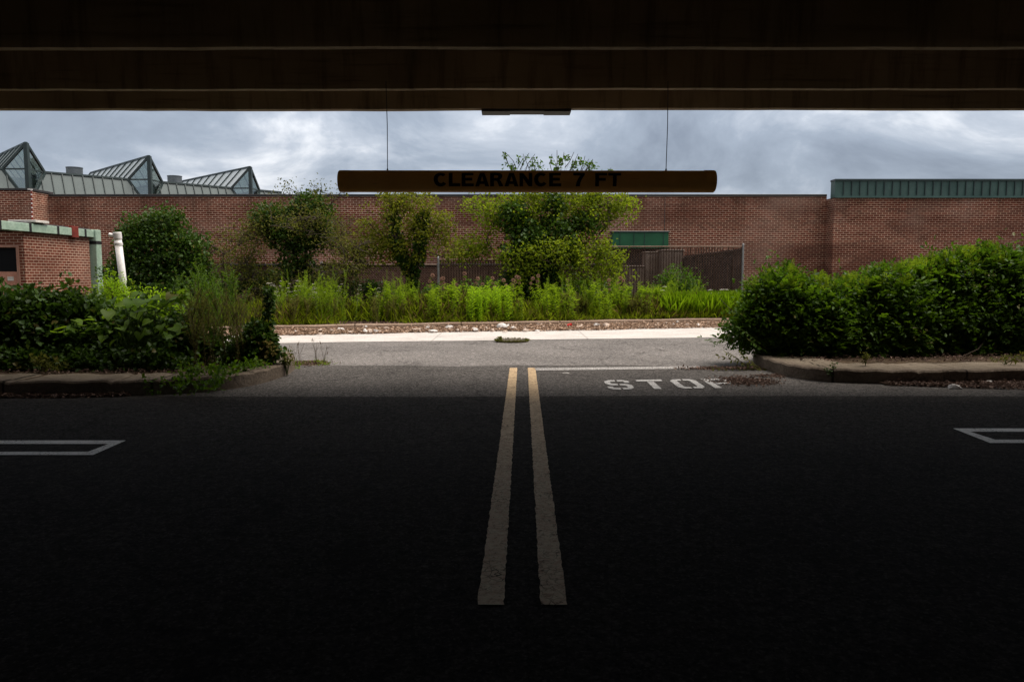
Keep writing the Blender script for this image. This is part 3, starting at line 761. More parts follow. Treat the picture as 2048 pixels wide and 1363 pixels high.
pole = thing('marker_pole', 'thin red and white pole rising from the hut roof', 'pole', (-13.5, 20.6, zh + 0.33))
pt0, pt1 = W(64.5, 440, 20.6), W(62.5, 379, 20.6)
n_ = 7
m = MB()
for i in range(n_):
    for half in (0, 1):
        m.slot(half); a_ = pt0.lerp(pt1, (i + (0.72 if half else 0)) / n_); b_ = pt0.lerp(pt1, (i + (1 if half else 0.72)) / n_); m.tube([a_, b_], 0.018, 8)
m.build('banded_tube', [M['rust'], M['white']], pole)
MB().bar(pt1 + Vector((0.03, 0, 0)), pt1 + Vector((-0.09, 0, 0.01)), 0.03).build('arm', M['white'], pole)

# leaning white pipe with cap and nozzle
pv = thing('white_pipe', 'leaning white plastic pipe with a side nozzle standing in the shrubs', 'pipe', (-6.6, 12.6, 0.15))
p1 = W(234, 464, 12.5); p0 = W(252, 610, 12.6)
ax = (p0 - p1).normalized()
MB().tube([p1 + ax * 0.10, p0 + ax * 0.45], 0.057, 20).build('tube', M['white'], pv, True)
MB().tube([p1, p1 + ax * 0.012, p1 + ax * 0.10, p1 + ax * 0.13], [0.060, 0.066, 0.066, 0.058], 20).build('cap', M['white'], pv)
MB().tube([p1 + ax * 0.17, p1 + ax * 0.175, p1 + ax * 0.215, p1 + ax * 0.22], [0.057, 0.066, 0.066, 0.057], 20).build('coupling', M['white'], pv)
nz = p1 + ax * 0.06
MB().tube([nz + Vector((-0.05, -0.02, 0)), nz + Vector((-0.12, -0.03, 0.015))], [0.03, 0.035], 12).build('nozzle', M['white'], pv)

# ================================================================== low dark wall, fences, things inside the yard
lw = thing('low_wall', 'low dark brown brick wall behind the trees', 'wall', (-6, 26.9, 0))
zlw = W(640, 527, 26.5).z
xa, xb = W(405, 530, 26.5).x, W(1195, 530, 26.5).x
MB().box(xa, xb, 26.5, 26.8, 0, zlw - 0.08).build('brickwork', M['brick_dark'], lw)
MB().bevel_box(xa - 0.04, xb + 0.04, 26.45, 26.85, zlw - 0.08, zlw, 0.01).build('coping', M['coping'], lw)

def fence(label, x0, x1, Y, zb_, zt, posts, slat_step, slat_w, wires=True, group='fences in front of the brick building'):
    f = thing('chain_link_fence', label, 'fence', ((x0 + x1) / 2, Y, 0.1), group)
    for px in posts:
        p = MB(); p.tube([(px, Y, 0.05), (px, Y, zt + 0.06)], 0.034, 12); p.tube([(px, Y, zt + 0.06), (px, Y, zt + 0.11)], [0.04, 0.012], 12)
        q = p.build('post', M['galv'], f)
        for zz_ in (0.35, 0.55, 0.75, 0.92): MB().tube([(px, Y, zt * zz_), (px, Y, zt * zz_ + 0.025)], 0.041, 12).build('clamp', M['galv'], q)
    MB().tube([(x0, Y, zt), (x1, Y, zt)], 0.02, 8).build('top_rail', M['wire'], f)
    MB().tube([(x0, Y, zb_ + 0.3), (x1, Y, zb_ + 0.3)], 0.011, 6).build('tension_wire', M['galv'], f)
    m = MB(); st_ = 0.085; h = zt - zb_
    if wires:
        x_ = x0 - h
        while x_ < x1:
            for sgn in (1, -1):
                a_ = [x_, zb_] if sgn > 0 else [x_ + h, zb_]; b_ = [x_ + h, zt + 0.03] if sgn > 0 else [x_, zt + 0.03]
                (ax_, az), (bx_, bz) = a_, b_
                def at(xx): return az + (bz - az) * (xx - ax_) / (bx_ - ax_)
                lo, hi = min(ax_, bx_), max(ax_, bx_)
                l2, h2 = max(lo, x0), min(hi, x1)
                if h2 - l2 > 0.02: m.tube([(l2, Y + sgn * 0.004, at(l2)), (h2, Y + sgn * 0.004, at(h2))], 0.0028, 3, False)
            x_ += st_
        m.build('wire_mesh', M['wire'], f)
    if slat_step:
        m = MB(); x_ = x0 + 0.04; rr = random.Random(int(x0 * 10) + 99)
        while x_ < x1 - 0.03:
            if rr.random() < 0.93: m.box(x_, x_ + slat_w, Y + 0.007, Y + 0.012, zb_ + 0.06, zt - 0.01 + rr.uniform(-0.05, 0.025))
            x_ += slat_step
        m.build('slats', M['slat'], f)
    return f
YF = 24.2
z_t, z_l = W(1400, 493, YF).z, W(1000, 519, YF).z
fence('tall slatted chain link fence with a galvanised corner post by the right hedge', W(1190, 500, YF).x, W(1486, 500, YF).x, YF, 0.15, z_t, [W(1486, 500, YF).x], 0.086, 0.03)
fence('shorter brown slatted fence behind the largest tree', W(876, 520, YF).x, W(1186, 520, YF).x, YF + 0.1, 0.15, z_l, [W(876, 520, YF).x], 0.086, 0.055)
fence('open wire fence standing behind the small trees', W(560, 528, YF).x, W(872, 528, YF).x, YF + 0.2, 0.15, W(700, 529, YF).z, [W(640, 528, YF).x], 0, 0)

def cabinet(px0, px1, py0, Y, depth, label, mat, doors=1):
    a_, b_ = W(px0, py0, Y), W(px1, py0, Y)
    c = thing('utility_cabinet', label, 'cabinet', ((a_.x + b_.x) / 2, Y, 0.12), 'cabinets inside the fenced yard')
    MB().bevel_box(a_.x, b_.x, Y, Y + depth, 0.1, a_.z - 0.04, 0.012).build('body', mat, c)
    MB().bevel_box(a_.x - 0.03, b_.x + 0.03, Y - 0.03, Y + depth + 0.03, a_.z - 0.04, a_.z, 0.01).build('lid', mat, c)
    w = (b_.x - a_.x) / doors
    for i in range(doors):
        d_ = MB().bevel_box(a_.x + i * w + 0.03, a_.x + (i + 1) * w - 0.03, Y - 0.018, Y - 0.001, 0.2, a_.z - 0.1, 0.005).build('door', mat, c)
        MB().box(a_.x + (i + 1) * w - 0.09, a_.x + (i + 1) * w - 0.06, Y - 0.04, Y - 0.019, a_.z * 0.5, a_.z * 0.5 + 0.12).build('handle', M['coping'], d_)
    return c
cabinet(1254, 1288, 531, 25.2, 0.7, 'lowest pale cabinet behind the tall fence', M['cabinet'])
cabinet(1290, 1317, 503, 25.4, 0.6, 'narrow tall pale cabinet behind the tall fence', M['cabinet'])
cabinet(1323, 1367, 499, 25.0, 0.9, 'widest pale cabinet with two doors behind the tall fence', M['cabinet'], 2)
dp = thing('dumpster', 'dark brown steel dumpster behind the fence by the corner post', 'dumpster', (6.5, 25.3, 0.1))
a_, b_ = W(1369, 515, 24.9), W(1484, 500, 24.9)
m = MB()
m.add([(a_.x, 24.9, 0.2), (b_.x, 24.9, 0.2), (b_.x, 26.2, 0.2), (a_.x, 26.2, 0.2), (a_.x, 24.9, a_.z), (b_.x, 24.9, b_.z), (b_.x, 26.2, b_.z), (a_.x, 26.2, a_.z)], [(0, 3, 2, 1), (4, 5, 6, 7), (0, 1, 5, 4), (1, 2, 6, 5), (2, 3, 7, 6), (3, 0, 4, 7)])
m.build('body', M['bin'], dp)
for fr_ in (0.25, 0.55, 0.85):
    x_ = a_.x + (b_.x - a_.x) * fr_; MB().box(x_ - 0.03, x_ + 0.03, 24.86, 24.899, 0.2, a_.z - 0.05).build('rib', M['bin'], dp)
MB().bar((a_.x - 0.02, 24.88, a_.z + 0.03), (b_.x + 0.02, 24.88, b_.z + 0.03), 0.08, 0.06).build('rim', M['bin'], dp)
for x_ in (a_.x + 0.1, b_.x - 0.1): MB().box(x_ - 0.08, x_ + 0.08, 25.0, 26.1, 0.10, 0.2).build('skid', M['coping'], dp)
# ================================================================== vegetation
M['leaf_ivy'] = mat_leaf('dark glossy ivy leaf', (0.018, 0.046, 0.004), (0.058, 0.110, 0.010), 0.28, 0.5, 0.22)
M['leaf_bush'] = mat_leaf('deep green shrub leaf', (0.026, 0.066, 0.003), (0.074, 0.146, 0.007), 0.38, 0.52, 0.2)
M['leaf_olive'] = mat_leaf('yellow olive leaf', (0.080, 0.096, 0.006), (0.185, 0.200, 0.014), 0.48, 0.6, 0.15)
M['leaf_fresh'] = mat_leaf('fresh yellow green leaf', (0.075, 0.122, 0.004), (0.205, 0.260, 0.010), 0.5, 0.6, 0.15)
M['leaf_hedge'] = mat_leaf('mid green hedge leaf', (0.032, 0.082, 0.003), (0.105, 0.190, 0.006), 0.42, 0.55, 0.18)
M['leaf_tip'] = mat_leaf('new shoot leaf', (0.095, 0.155, 0.005), (0.165, 0.235, 0.012), 0.5, 0.6, 0.15)
M['leaf_broad'] = mat_leaf('broad soft leaf', (0.070, 0.145, 0.004), (0.150, 0.240, 0.010), 0.52, 0.5, 0.22, 6)
M['leaf_weed'] = mat_leaf('bright weed leaf', (0.085, 0.150, 0.003), (0.200, 0.295, 0.008), 0.55, 0.65, 0.12)
M['leaf_gold'] = mat_leaf('vivid lime weed leaf', (0.120, 0.225, 0.004), (0.240, 0.380, 0.010), 0.55, 0.65, 0.12)
M['leaf_dull'] = mat_leaf('dull weed leaf', (0.055, 0.062, 0.008), (0.120, 0.122, 0.020), 0.4, 0.7, 0.12)
M['leaf_brown'] = mat_leaf('dead brown leaf', (0.060, 0.030, 0.014), (0.125, 0.068, 0.032), 0.25, 0.8, 0.15)
M['grass'] = mat_leaf('tall verge grass', (0.090, 0.130, 0.004), (0.220, 0.270, 0.012), 0.55, 0.7, 0.1, 0.9)
M['grass_dry'] = mat_leaf('straw coloured grass', (0.120, 0.100, 0.025), (0.190, 0.150, 0.045), 0.45, 0.7, 0.15, 0.7)
M['flower_white'] = mat_leaf('white petals', (0.55, 0.50, 0.40), (0.78, 0.74, 0.62), 0.3, 0.7, 0.2)
M['flower_pink'] = mat_leaf('dusty pink florets', (0.24, 0.12, 0.085), (0.42, 0.25, 0.18), 0.3, 0.7, 0.2)
M['litter'] = mat_leaf('leaf litter flakes', (0.085, 0.045, 0.026), (0.50, 0.35, 0.25), 0.1, 0.85, 0.15, 5)
M['litter_dark'] = mat_leaf('dark leaf litter flakes', (0.045, 0.025, 0.018), (0.20, 0.13, 0.10), 0.1, 0.85, 0.15, 5)

def unit(a): return a / np.maximum(np.linalg.norm(a, axis=1, keepdims=True), 1e-9)
def leaf_arrays(pos, dirn, nrm, L, Wd, fold=0.18, droop=0.12):
    """every leaf: base, two shoulder points each side, tip; folded along the midrib"""
    pos = np.asarray(pos, float); N = len(pos)
    L = np.broadcast_to(np.asarray(L, float), (N,))[:, None]; Wd = np.broadcast_to(np.asarray(Wd, float), (N,))[:, None]
    dirn = unit(np.asarray(dirn, float)); side = unit(np.cross(dirn, nrm)); nn = np.cross(side, dirn)
    b = pos
    c1 = pos + dirn * L * 0.34 - nn * L * droop * 0.12; c2 = pos + dirn * L * 0.70 - nn * L * droop * 0.49
    tip = pos + dirn * L - nn * L * droop
    V = np.stack([b, c1 + side * Wd * .5 + nn * Wd * fold, c2 + side * Wd * .38 + nn * Wd * fold, tip, c2 - side * Wd * .38 + nn * Wd * fold, c1 - side * Wd * .5 + nn * Wd * fold], axis=1).reshape(-1, 3)
    i = (np.arange(N) * 6)[:, None]
    F = np.concatenate([i + np.array([[0, 1, 2, 3]]), i + np.array([[0, 3, 4, 5]])], axis=1).reshape(-1, 4)
    return V, F
def leaf_obj(name, parts, mat, parent):
    Vs, Fs, n = [], [], 0
    for V, F in parts:
        Vs.append(V); Fs.append(F + n); n += len(V)
    return link_mesh(name, np_mesh(name, np.concatenate(Vs), np.concatenate(Fs)), mat, parent)
def rnd(n): return RNG.normal(size=(n, 3))

class Skel:
    def __init__(self): self.p = []; self.par = []; self.paths = []
    def path(self, pts, parent=-1):
        ids = [] if parent < 0 else [parent]
        for q in pts:
            self.p.append(np.array(q, float)); self.par.append(parent); parent = len(self.p) - 1; ids.append(parent)
        self.paths.append(ids); return parent
    def reach(self, target, wob=0.10, arch=0.06, zpen=0.6):
        P = np.array(self.p); d = P - target; dist = np.linalg.norm(d, axis=1) + zpen * np.maximum(d[:, 2], 0)
        i = int(np.argmin(dist)); a = P[i]; D = np.linalg.norm(target - a)
        n = max(2, int(D / 0.22)); pts = []
        off = RNG.normal(size=3) * wob * D
        for k_ in range(1, n + 1):
            t = k_ / n; q = a + (target - a) * t + off * math.sin(math.pi * t) * 0.6
            q[2] += arch * D * math.sin(math.pi * t); q += RNG.normal(size=3) * 0.012 * (t < 1)
            pts.append(q)
        return self.path(pts, i)
    def mesh(self, base_r, tip_r=0.004, sides=5, ex=1.7):
        n = len(self.p); r = np.zeros(n)
        for i in range(n - 1, -1, -1):
            r[i] = max(r[i], tip_r ** ex)
            if self.par[i] >= 0: r[self.par[i]] += r[i]
        r = r ** (1 / ex); s = (base_r - tip_r) / max(r.max() - tip_r, 1e-6)
        r = tip_r + (r - tip_r) * s
        m = MB()
        for ids in self.paths:
            rad_ = [r[i] for i in ids]
            if len(ids) > 1 and rad_[0] > rad_[1] * 1.15: rad_[0] = rad_[1]
            if len(ids) > 1: m.tube([self.p[i] for i in ids], rad_, sides if max(rad_) > 0.012 else 4, False)
        return m

def blob_points(blobs, Y, n, shell=0.55, depth=0.9, clump=1.9, stray=0.16):
    """points in a heap of lobes; each lobe is (px, py, rx, ry) in photo pixels at distance Y (+ optional depth offset)"""
    k_ = Y / FPX; C, Rr = [], []
    for b in blobs:
        yo = b[4] if len(b) > 4 else 0.0
        c = W(b[0], b[1], Y + yo); C.append(c[:]); Rr.append((b[2] * k_, min(b[2], b[3] * 1.4) * k_ * depth, b[3] * k_))
    C, Rr = np.array(C), np.array(Rr)
    w = (Rr[:, 0] * Rr[:, 2]) ** 0.75; w = w / w.sum()
    want = n; n = int(n * clump)
    idx = RNG.choice(len(blobs), n, p=w)
    u = unit(rnd(n)); lump = 1 + 0.22 * np.sin(u[:, 0] * 5 + idx) * np.cos(u[:, 2] * 6 + 2 * idx) + 0.08 * np.clip(RNG.normal(size=n), -2, 1.3)
    rad_ = (shell + (1 - shell) * RNG.random(n) ** 0.6) * lump
    P = C[idx] + u * Rr[idx] * rad_[:, None]
    # keep the points that fall in clumps, so that gaps open between the clumps
    fq = 16.0 / max(Rr.max() * 6, 3.0)
    score = np.array([mnoise.noise(Vector(q * fq * (1.4 if clump < 2 else 2.1))) for q in P]) + RNG.normal(size=n) * (0.16 if clump < 2 else 0.09)
    kp = np.sort(np.argsort(-score)[:want])
    P, u = P[kp], u[kp]; far = RNG.random(want) < stray
    P[far] += u[far] * (RNG.exponential(0.22, far.sum()) * np.minimum(Rr[:, 0].mean(), 0.6))[:, None]
    return P, u

def tuft(C, out, n_per, L, spread, up=0.25, ratio=0.55, out_w=0.7, flat=1.0):
    N = len(C) * n_per; c = np.repeat(C, n_per, 0); o = np.repeat(out, n_per, 0)
    pos = c + np.clip(rnd(N), -1.7, 1.7) * spread
    dirn = unit(o * out_w + rnd(N) * 0.7 + np.array([0, 0, up])); nrm = unit(np.array([0, 0, flat]) + rnd(N) * 0.6 + o * 0.3)
    ll = L * RNG.uniform(0.6, 1.25, N)
    return leaf_arrays(pos, dirn, nrm, ll, ll * ratio)
def spray(C, axis, n_pairs, length, L, ratio=0.36, droop=0.25, jitter=0.15):
    """feathered shoots: leaflets in pairs along a gently hanging stalk"""
    n = len(C); N = n * n_pairs * 2
    axis = unit(axis); side = unit(np.cross(axis, np.array([0, 0, 1.0]) + rnd(n) * 0.25)); nn = np.cross(side, axis)
    t = np.tile(np.repeat((np.arange(n_pairs) + 0.6) / n_pairs, 2), n); sg = np.tile(np.array([1, -1]), n * n_pairs)[:, None]
    ln = np.repeat(length * RNG.uniform(0.7, 1.2, n), n_pairs * 2)
    c = np.repeat(C, n_pairs * 2, 0); a = np.repeat(axis, n_pairs * 2, 0); s = np.repeat(side, n_pairs * 2, 0); m_ = np.repeat(nn, n_pairs * 2, 0)
    pos = c + a * (t * ln)[:, None] - np.array([0, 0, 1.0]) * (droop * t * t * ln)[:, None]
    dirn = unit(a * 0.65 + s * sg * 0.8 + rnd(N) * jitter); nrm = unit(m_ + rnd(N) * jitter * 1.3)
    ll = L * RNG.uniform(0.75, 1.15, N) * (1.05 - 0.45 * t)
    return leaf_arrays(pos, dirn, nrm, ll, ll * ratio, 0.12, 0.15)

def woody(name, label, cat, group, stems, blobs, Y, n, leaf_mat, L, per=14, mode='tuft', trunk_r=0.06, bark='bark', shell=0.5, depth=0.9, spread=0.09, extra=None, ratio=0.55, up=0.25, branch_n=None, tip_r=0.004, wob=0.1, clump=1.9, stray=0.16):
    base = stems[0][0]
    t = thing(name, label, cat, (base[0], base[1], base[2]), group)
    sk = Skel()
    for st in stems: sk.path(st)
    C, u = blob_points(blobs, Y, n, shell, depth, clump, stray)
    C[:, 2] = np.maximum(C[:, 2], base[2] + 0.05)
    tops = np.array([s[-1] for s in stems])
    dd = np.min(np.linalg.norm(C[:, None, :] - tops[None], axis=2), axis=1)
    order = np.argsort(dd)
    if branch_n: order = order[np.sort(RNG.choice(len(order), min(branch_n, len(order)), replace=False))]
    for i in order: sk.reach(C[i], wob)
    if extra: extra(sk, t)
    sk.mesh(trunk_r, tip_r).build('trunk' if cat == 'tree' else 'stems', M[bark], t)
    parts = [tuft(C, u, per, L, spread, up, ratio)] if mode == 'tuft' else [spray(C, unit(u + np.array([0, 0, 0.25])) , per, spread, L, ratio)]
    leaf_obj('crown' if cat == 'tree' else 'foliage', parts, M[leaf_mat], t)
    return t, sk, C, u

def P3(px, py, Y): return np.array(W(px, py, Y)[:])
VZ = 0.12
# --- four small trees along the fence
# 1: ivy smothered tree at the left
Y1 = 20.2
b1_ = [(325, 450, 34, 30), (340, 470, 34, 30), (272, 462, 26, 26), (290, 500, 36, 36), (262, 500, 24, 34), (345, 505, 38, 36), (378, 498, 28, 30), (396, 520, 20, 34), (300, 545, 44, 36), (350, 545, 44, 36), (390, 555, 28, 34), (262, 545, 30, 36), (232, 550, 18, 26, 0.3), (300, 585, 50, 26), (370, 590, 50, 26)]
stems = [[(P3(318, 640, Y1)[0], Y1, VZ), P3(320, 590, Y1), P3(322, 540, Y1), P3(322, 490, Y1)]]
def ex1(sk, t):
    for (px, py) in ((262, 418), (352, 412), (420, 452), (452, 462), (392, 422), (300, 405), (470, 480), (240, 430), (440, 505)): sk.reach(P3(px, py, Y1) + RNG.normal(size=3) * 0.1, 0.08, 0.02)
woody('tree', 'leftmost tree, wholly smothered in dark ivy beside the white pipe', 'tree', 'small trees along the fence', stems, b1_, Y1, 1250, 'leaf_ivy', 0.085, 15, 'tuft', 0.09, shell=0.55, spread=0.12, clump=2.4, extra=ex1, ratio=0.85, branch_n=260)
# 2: twiggy half dead tree with an ivy head
Y2 = 21.0
b2_ = [(530, 432, 26, 22), (560, 440, 30, 24), (620, 412, 34, 26), (640, 432, 26, 24), (596, 440, 30, 28), (570, 475, 32, 28), (615, 470, 36, 30), (645, 470, 20, 26), (590, 510, 30, 30), (595, 545, 32, 28), (600, 580, 44, 26), (540, 455, 20, 20)]
stems = [[(P3(598, 640, Y2)[0], Y2, VZ), P3(600, 600, Y2), P3(592, 550, Y2), P3(588, 490, Y2), P3(590, 440, Y2)], ]
def ex2(sk, t):
    for _ in range(230):
        a = RNG.random() * 2 * math.pi; rr_ = 0.55 + 0.45 * RNG.random()
        px, py = 585 + 150 * rr_ * math.cos(a), 510 + 85 * rr_ * math.sin(a)
        sk.reach(P3(px, py, Y2) + np.array([0, RNG.normal() * 0.7, 0]), 0.10, 0.03, 0.2)
    for (px, py) in ((600, 375), (575, 385), (640, 380), (670, 392), (655, 408), (560, 392), (622, 368), (690, 385), (610, 392), (632, 398)): sk.reach(P3(px, py, Y2), 0.06, 0.0)
    n0 = len(sk.p); fine = [RNG.integers(int(n0 * 0.45), n0) for _ in range(650)]
    for i in fine:
        q = sk.p[i] + np.array([RNG.normal() * 0.22, RNG.normal() * 0.2, RNG.normal() * 0.12 + 0.05]); sk.path([(sk.p[i] + q) / 2 + RNG.normal(size=3) * 0.02, q], i)
t2, sk2, C2, u2 = woody('tree', 'half dead twiggy tree with a dark ivy head, second from the left', 'tree', 'small trees along the fence', stems, b2_, Y2, 760, 'leaf_ivy', 0.08, 14, 'tuft', 0.085, shell=0.5, spread=0.095, extra=ex2, ratio=0.8, branch_n=150, tip_r=0.0075)
ends = np.array([sk2.p[p[-1]] for p in sk2.paths if len(p) > 1])
ends = ends[RNG.choice(len(ends), 760, replace=False)]
leaf_obj('dry_leaves', [tuft(ends, unit(rnd(len(ends))), 17, 0.072, 0.15)], M['leaf_dull'], t2)
# 3: thin olive green tree forking low
Y3 = 21.3
b3_ = [(790, 415, 26, 26), (850, 440, 34, 26), (790, 485, 44, 22), (855, 475, 36, 24), (745, 485, 34, 14), (885, 440, 22, 14), (800, 395, 16, 22), (765, 500, 46, 24), (905, 498, 46, 24), (835, 405, 34, 26), (740, 450, 20, 14), (800, 452, 46, 40), (880, 455, 26, 30), (722, 500, 24, 22), (815, 520, 44, 20), (775, 398, 18, 16)]
f3 = P3(825, 548, Y3)
stems = [[(P3(830, 640, Y3)[0], Y3, VZ), P3(829, 610, Y3), P3(826, 580, Y3), f3], [f3, P3(812, 528, Y3), P3(800, 505, Y3), P3(792, 470, Y3), P3(786, 430, Y3)], [f3, P3(836, 520, Y3), P3(840, 495, Y3), P3(846, 460, Y3), P3(846, 425, Y3)]]
t3, sk3, C3, u3 = woody('tree', 'olive green tree with a low forked trunk, third from the left', 'tree', 'small trees along the fence', stems, b3_, Y3, 430, 'leaf_olive', 0.082, 17, 'tuft', 0.10, shell=0.25, spread=0.105, ratio=0.62, branch_n=330, clump=2.9)
iv = np.array([p_ for p_ in sk3.p[:12]]); seg = []
for a_, b_ in ((0, 3), (4, 7), (9, 12)):
    for i in range(260):
        s_ = stems[0 if a_ == 0 else (1 if a_ == 4 else 2)]; f = RNG.random() * (len(s_) - 1.01); i0 = int(f); q = np.array(s_[i0]) + (np.array(s_[i0 + 1]) - np.array(s_[i0])) * (f - i0)
        seg.append(q)
seg = np.array(seg); uu = unit(rnd(len(seg)) * np.array([1, 1, 0.2]))
leaf_obj('ivy', [tuft(seg + uu * 0.13, uu, 4, 0.085, 0.035, 0.0, 0.85, 1.0, 0.3)], M['leaf_ivy'], t3)
# 4: the largest tree, ivy core and fresh outer boughs
Y4 = 21.8
b4_ = [(960, 415, 40, 20), (1000, 425, 44, 28), (1045, 412, 42, 24), (1100, 420, 50, 26), (1160, 410, 46, 22), (1215, 410, 44, 20), (1255, 412, 30, 22), (1190, 440, 40, 22), (1060, 450, 46, 24), (1120, 455, 50, 22), (1180, 500, 46, 28, -0.6), (1215, 515, 30, 26, -0.5), (1150, 540, 40, 28, -0.7), (1215, 550, 30, 24, -0.5), (960, 488, 34, 24), (930, 500, 30, 20), (1040, 515, 40, 20, -0.7), (1030, 545, 34, 12, -0.9), (1100, 500, 44, 22, -0.9), (985, 450, 30, 18), (1090, 392, 60, 14), (1180, 390, 60, 12)]
f4 = P3(1088, 500, Y4)
stems = [[(P3(1084, 640, Y4)[0], Y4, VZ), P3(1085, 600, Y4), P3(1087, 550, Y4), f4, P3(1085, 460, Y4), P3(1080, 420, Y4)], [f4, P3(1050, 470, Y4), P3(1022, 430, Y4)], [f4, P3(1130, 465, Y4), P3(1170, 425, Y4), P3(1220, 405, Y4)]]
tops4 = []
def ex4(sk, t):
    tip = []
    for (bx0, by0, tx, ty) in ((1050, 420, 1040, 352), (1150, 420, 1128, 350), (1170, 415, 1170, 350), (1215, 405, 1220, 356)):
        q0, q1 = P3(bx0, by0, Y4), P3(tx, ty, Y4); i = int(np.argmin(np.linalg.norm(np.array(sk.p) - q0, axis=1))); tip.append((tx, sk.path([sk.p[i] * .5 + q1 * .5 + RNG.normal(size=3) * .04, q1], i)))
    for (px, py) in ((1010, 308), (1024, 330), (1046, 312), (1062, 318), (1076, 326), (1038, 345), (1070, 340), (1104, 312), (1118, 318), (1128, 308), (1146, 322), (1156, 312), (1160, 345), (1178, 322), (1186, 326), (1136, 345), (1112, 335), (1222, 340), (1012, 345), (1090, 345), (1174, 340)):
        q = P3(px, py, Y4); tops4.append(q); i = min(tip, key=lambda z: abs(z[0] - px))[1]; sk.path([sk.p[i] * 0.45 + q * 0.55 + RNG.normal(size=3) * 0.05, q], i)
t4, sk4, C4, u4 = woody('tree', 'largest tree, with an ivy clad core and fresh green boughs rising above the clearance bar', 'tree', 'small trees along the fence', stems, b4_, Y4, 900, 'leaf_fresh', 0.088, 15, 'tuft', 0.055, shell=0.3, spread=0.12, extra=ex4, ratio=0.6, branch_n=420, clump=2.9, wob=0.05)
tt = []
for q in tops4:
    for _ in range(4): tt.append(q - np.array([RNG.normal() * 0.06, RNG.normal() * 0.06, abs(RNG.normal()) * 0.16 + 0.03]))
tw_ = MB()
for q in tops4:
    b_ = q - np.array([(q[0] - P3(1100, 340, Y4)[0]) * 0.25, 0, 0.40]); tw_.tube([b_, (b_ + q) / 2 + RNG.normal(size=3) * 0.03, q + np.array([0, 0, 0.06])], [0.011, 0.009, 0.006], 5)
for (px0, py0, px1, py1) in ((1026, 348, 1005, 303), (1040, 340, 1058, 306), (1050, 345, 1070, 308), (1112, 345, 1114, 300), (1130, 335, 1148, 304), (1160, 345, 1170, 312), (1172, 342, 1186, 318), (1136, 345, 1150, 320), (1030, 348, 1044, 320)):
    a_, b_ = P3(px0, py0, Y4), P3(px1, py1, Y4); tw_.tube([a_, (a_ + b_) / 2 + RNG.normal(size=3) * 0.05, b_], [0.014, 0.011, 0.007], 5)
tw_.build('top_twigs', M['bark'], t4)['kind'] = 'stuff'
tt = np.array(tt); leaf_obj('top_leaves', [tuft(tt, unit(rnd(len(tt))), 7, 0.095, 0.045, 0.3, 0.65)], M['leaf_bush'], t4)
b4i = [(1026, 430, 22, 22), (1040, 455, 30, 26), (1062, 490, 46, 40), (1105, 480, 44, 40), (1085, 540, 34, 46), (1110, 415, 16, 24), (1168, 448, 30, 14), (1045, 520, 30, 26), (1140, 500, 28, 26), (1070, 580, 44, 30), (1030, 560, 24, 20)]
ci, ui = blob_points(b4i, Y4 - 0.25, 900, 0.5, 0.8, 2.4)
leaf_obj('ivy', [tuft(ci, ui, 13, 0.10, 0.10, 0.1, 0.85)], M['leaf_ivy'], t4)
# low dark shrub by the fence
Ys = 22.6
woody('shrub', 'small dark shrub standing against the tall fence', 'shrub', None, [[(P3(1355, 640, Ys)[0], Ys, VZ), P3(1355, 600, Ys), P3(1355, 560, Ys)]], [(1355, 560, 36, 24), (1352, 590, 40, 28), (1375, 572, 26, 16), (1335, 575, 20, 20)], Ys, 220, 'leaf_bush', 0.075, 12, 'tuft', 0.03, shell=0.5, branch_n=90)
# undergrowth heaped under the trees
for (lab, bl_, yy, lm, nn_) in (('heap of dark brambles under the twiggy tree', [(560, 575, 70, 30), (640, 580, 70, 30), (490, 575, 60, 32), (700, 585, 50, 24), (440, 585, 40, 28), (745, 590, 40, 20)], 21.6, 'leaf_ivy', 620),
                        ('dark brambles at the foot of the ivy smothered tree', [(300, 600, 80, 30), (400, 590, 60, 34), (240, 585, 30, 30)], 19.6, 'leaf_ivy', 360),
                        ('dark brambles round the trunk of the largest tree', [(1080, 590, 90, 22), (1180, 585, 80, 22), (960, 580, 70, 22), (880, 590, 40, 16)], 22.6, 'leaf_bush', 460)):
    p_ = W(bl_[0][0], 640, yy)
    woody('bramble', lab, 'bramble', None, [[(p_.x, yy, VZ), (p_.x, yy, VZ + 0.15)]], bl_, yy, nn_, lm, 0.085, 13, 'tuft', 0.02, shell=0.5, depth=0.7, branch_n=120, bark='bark_pale')

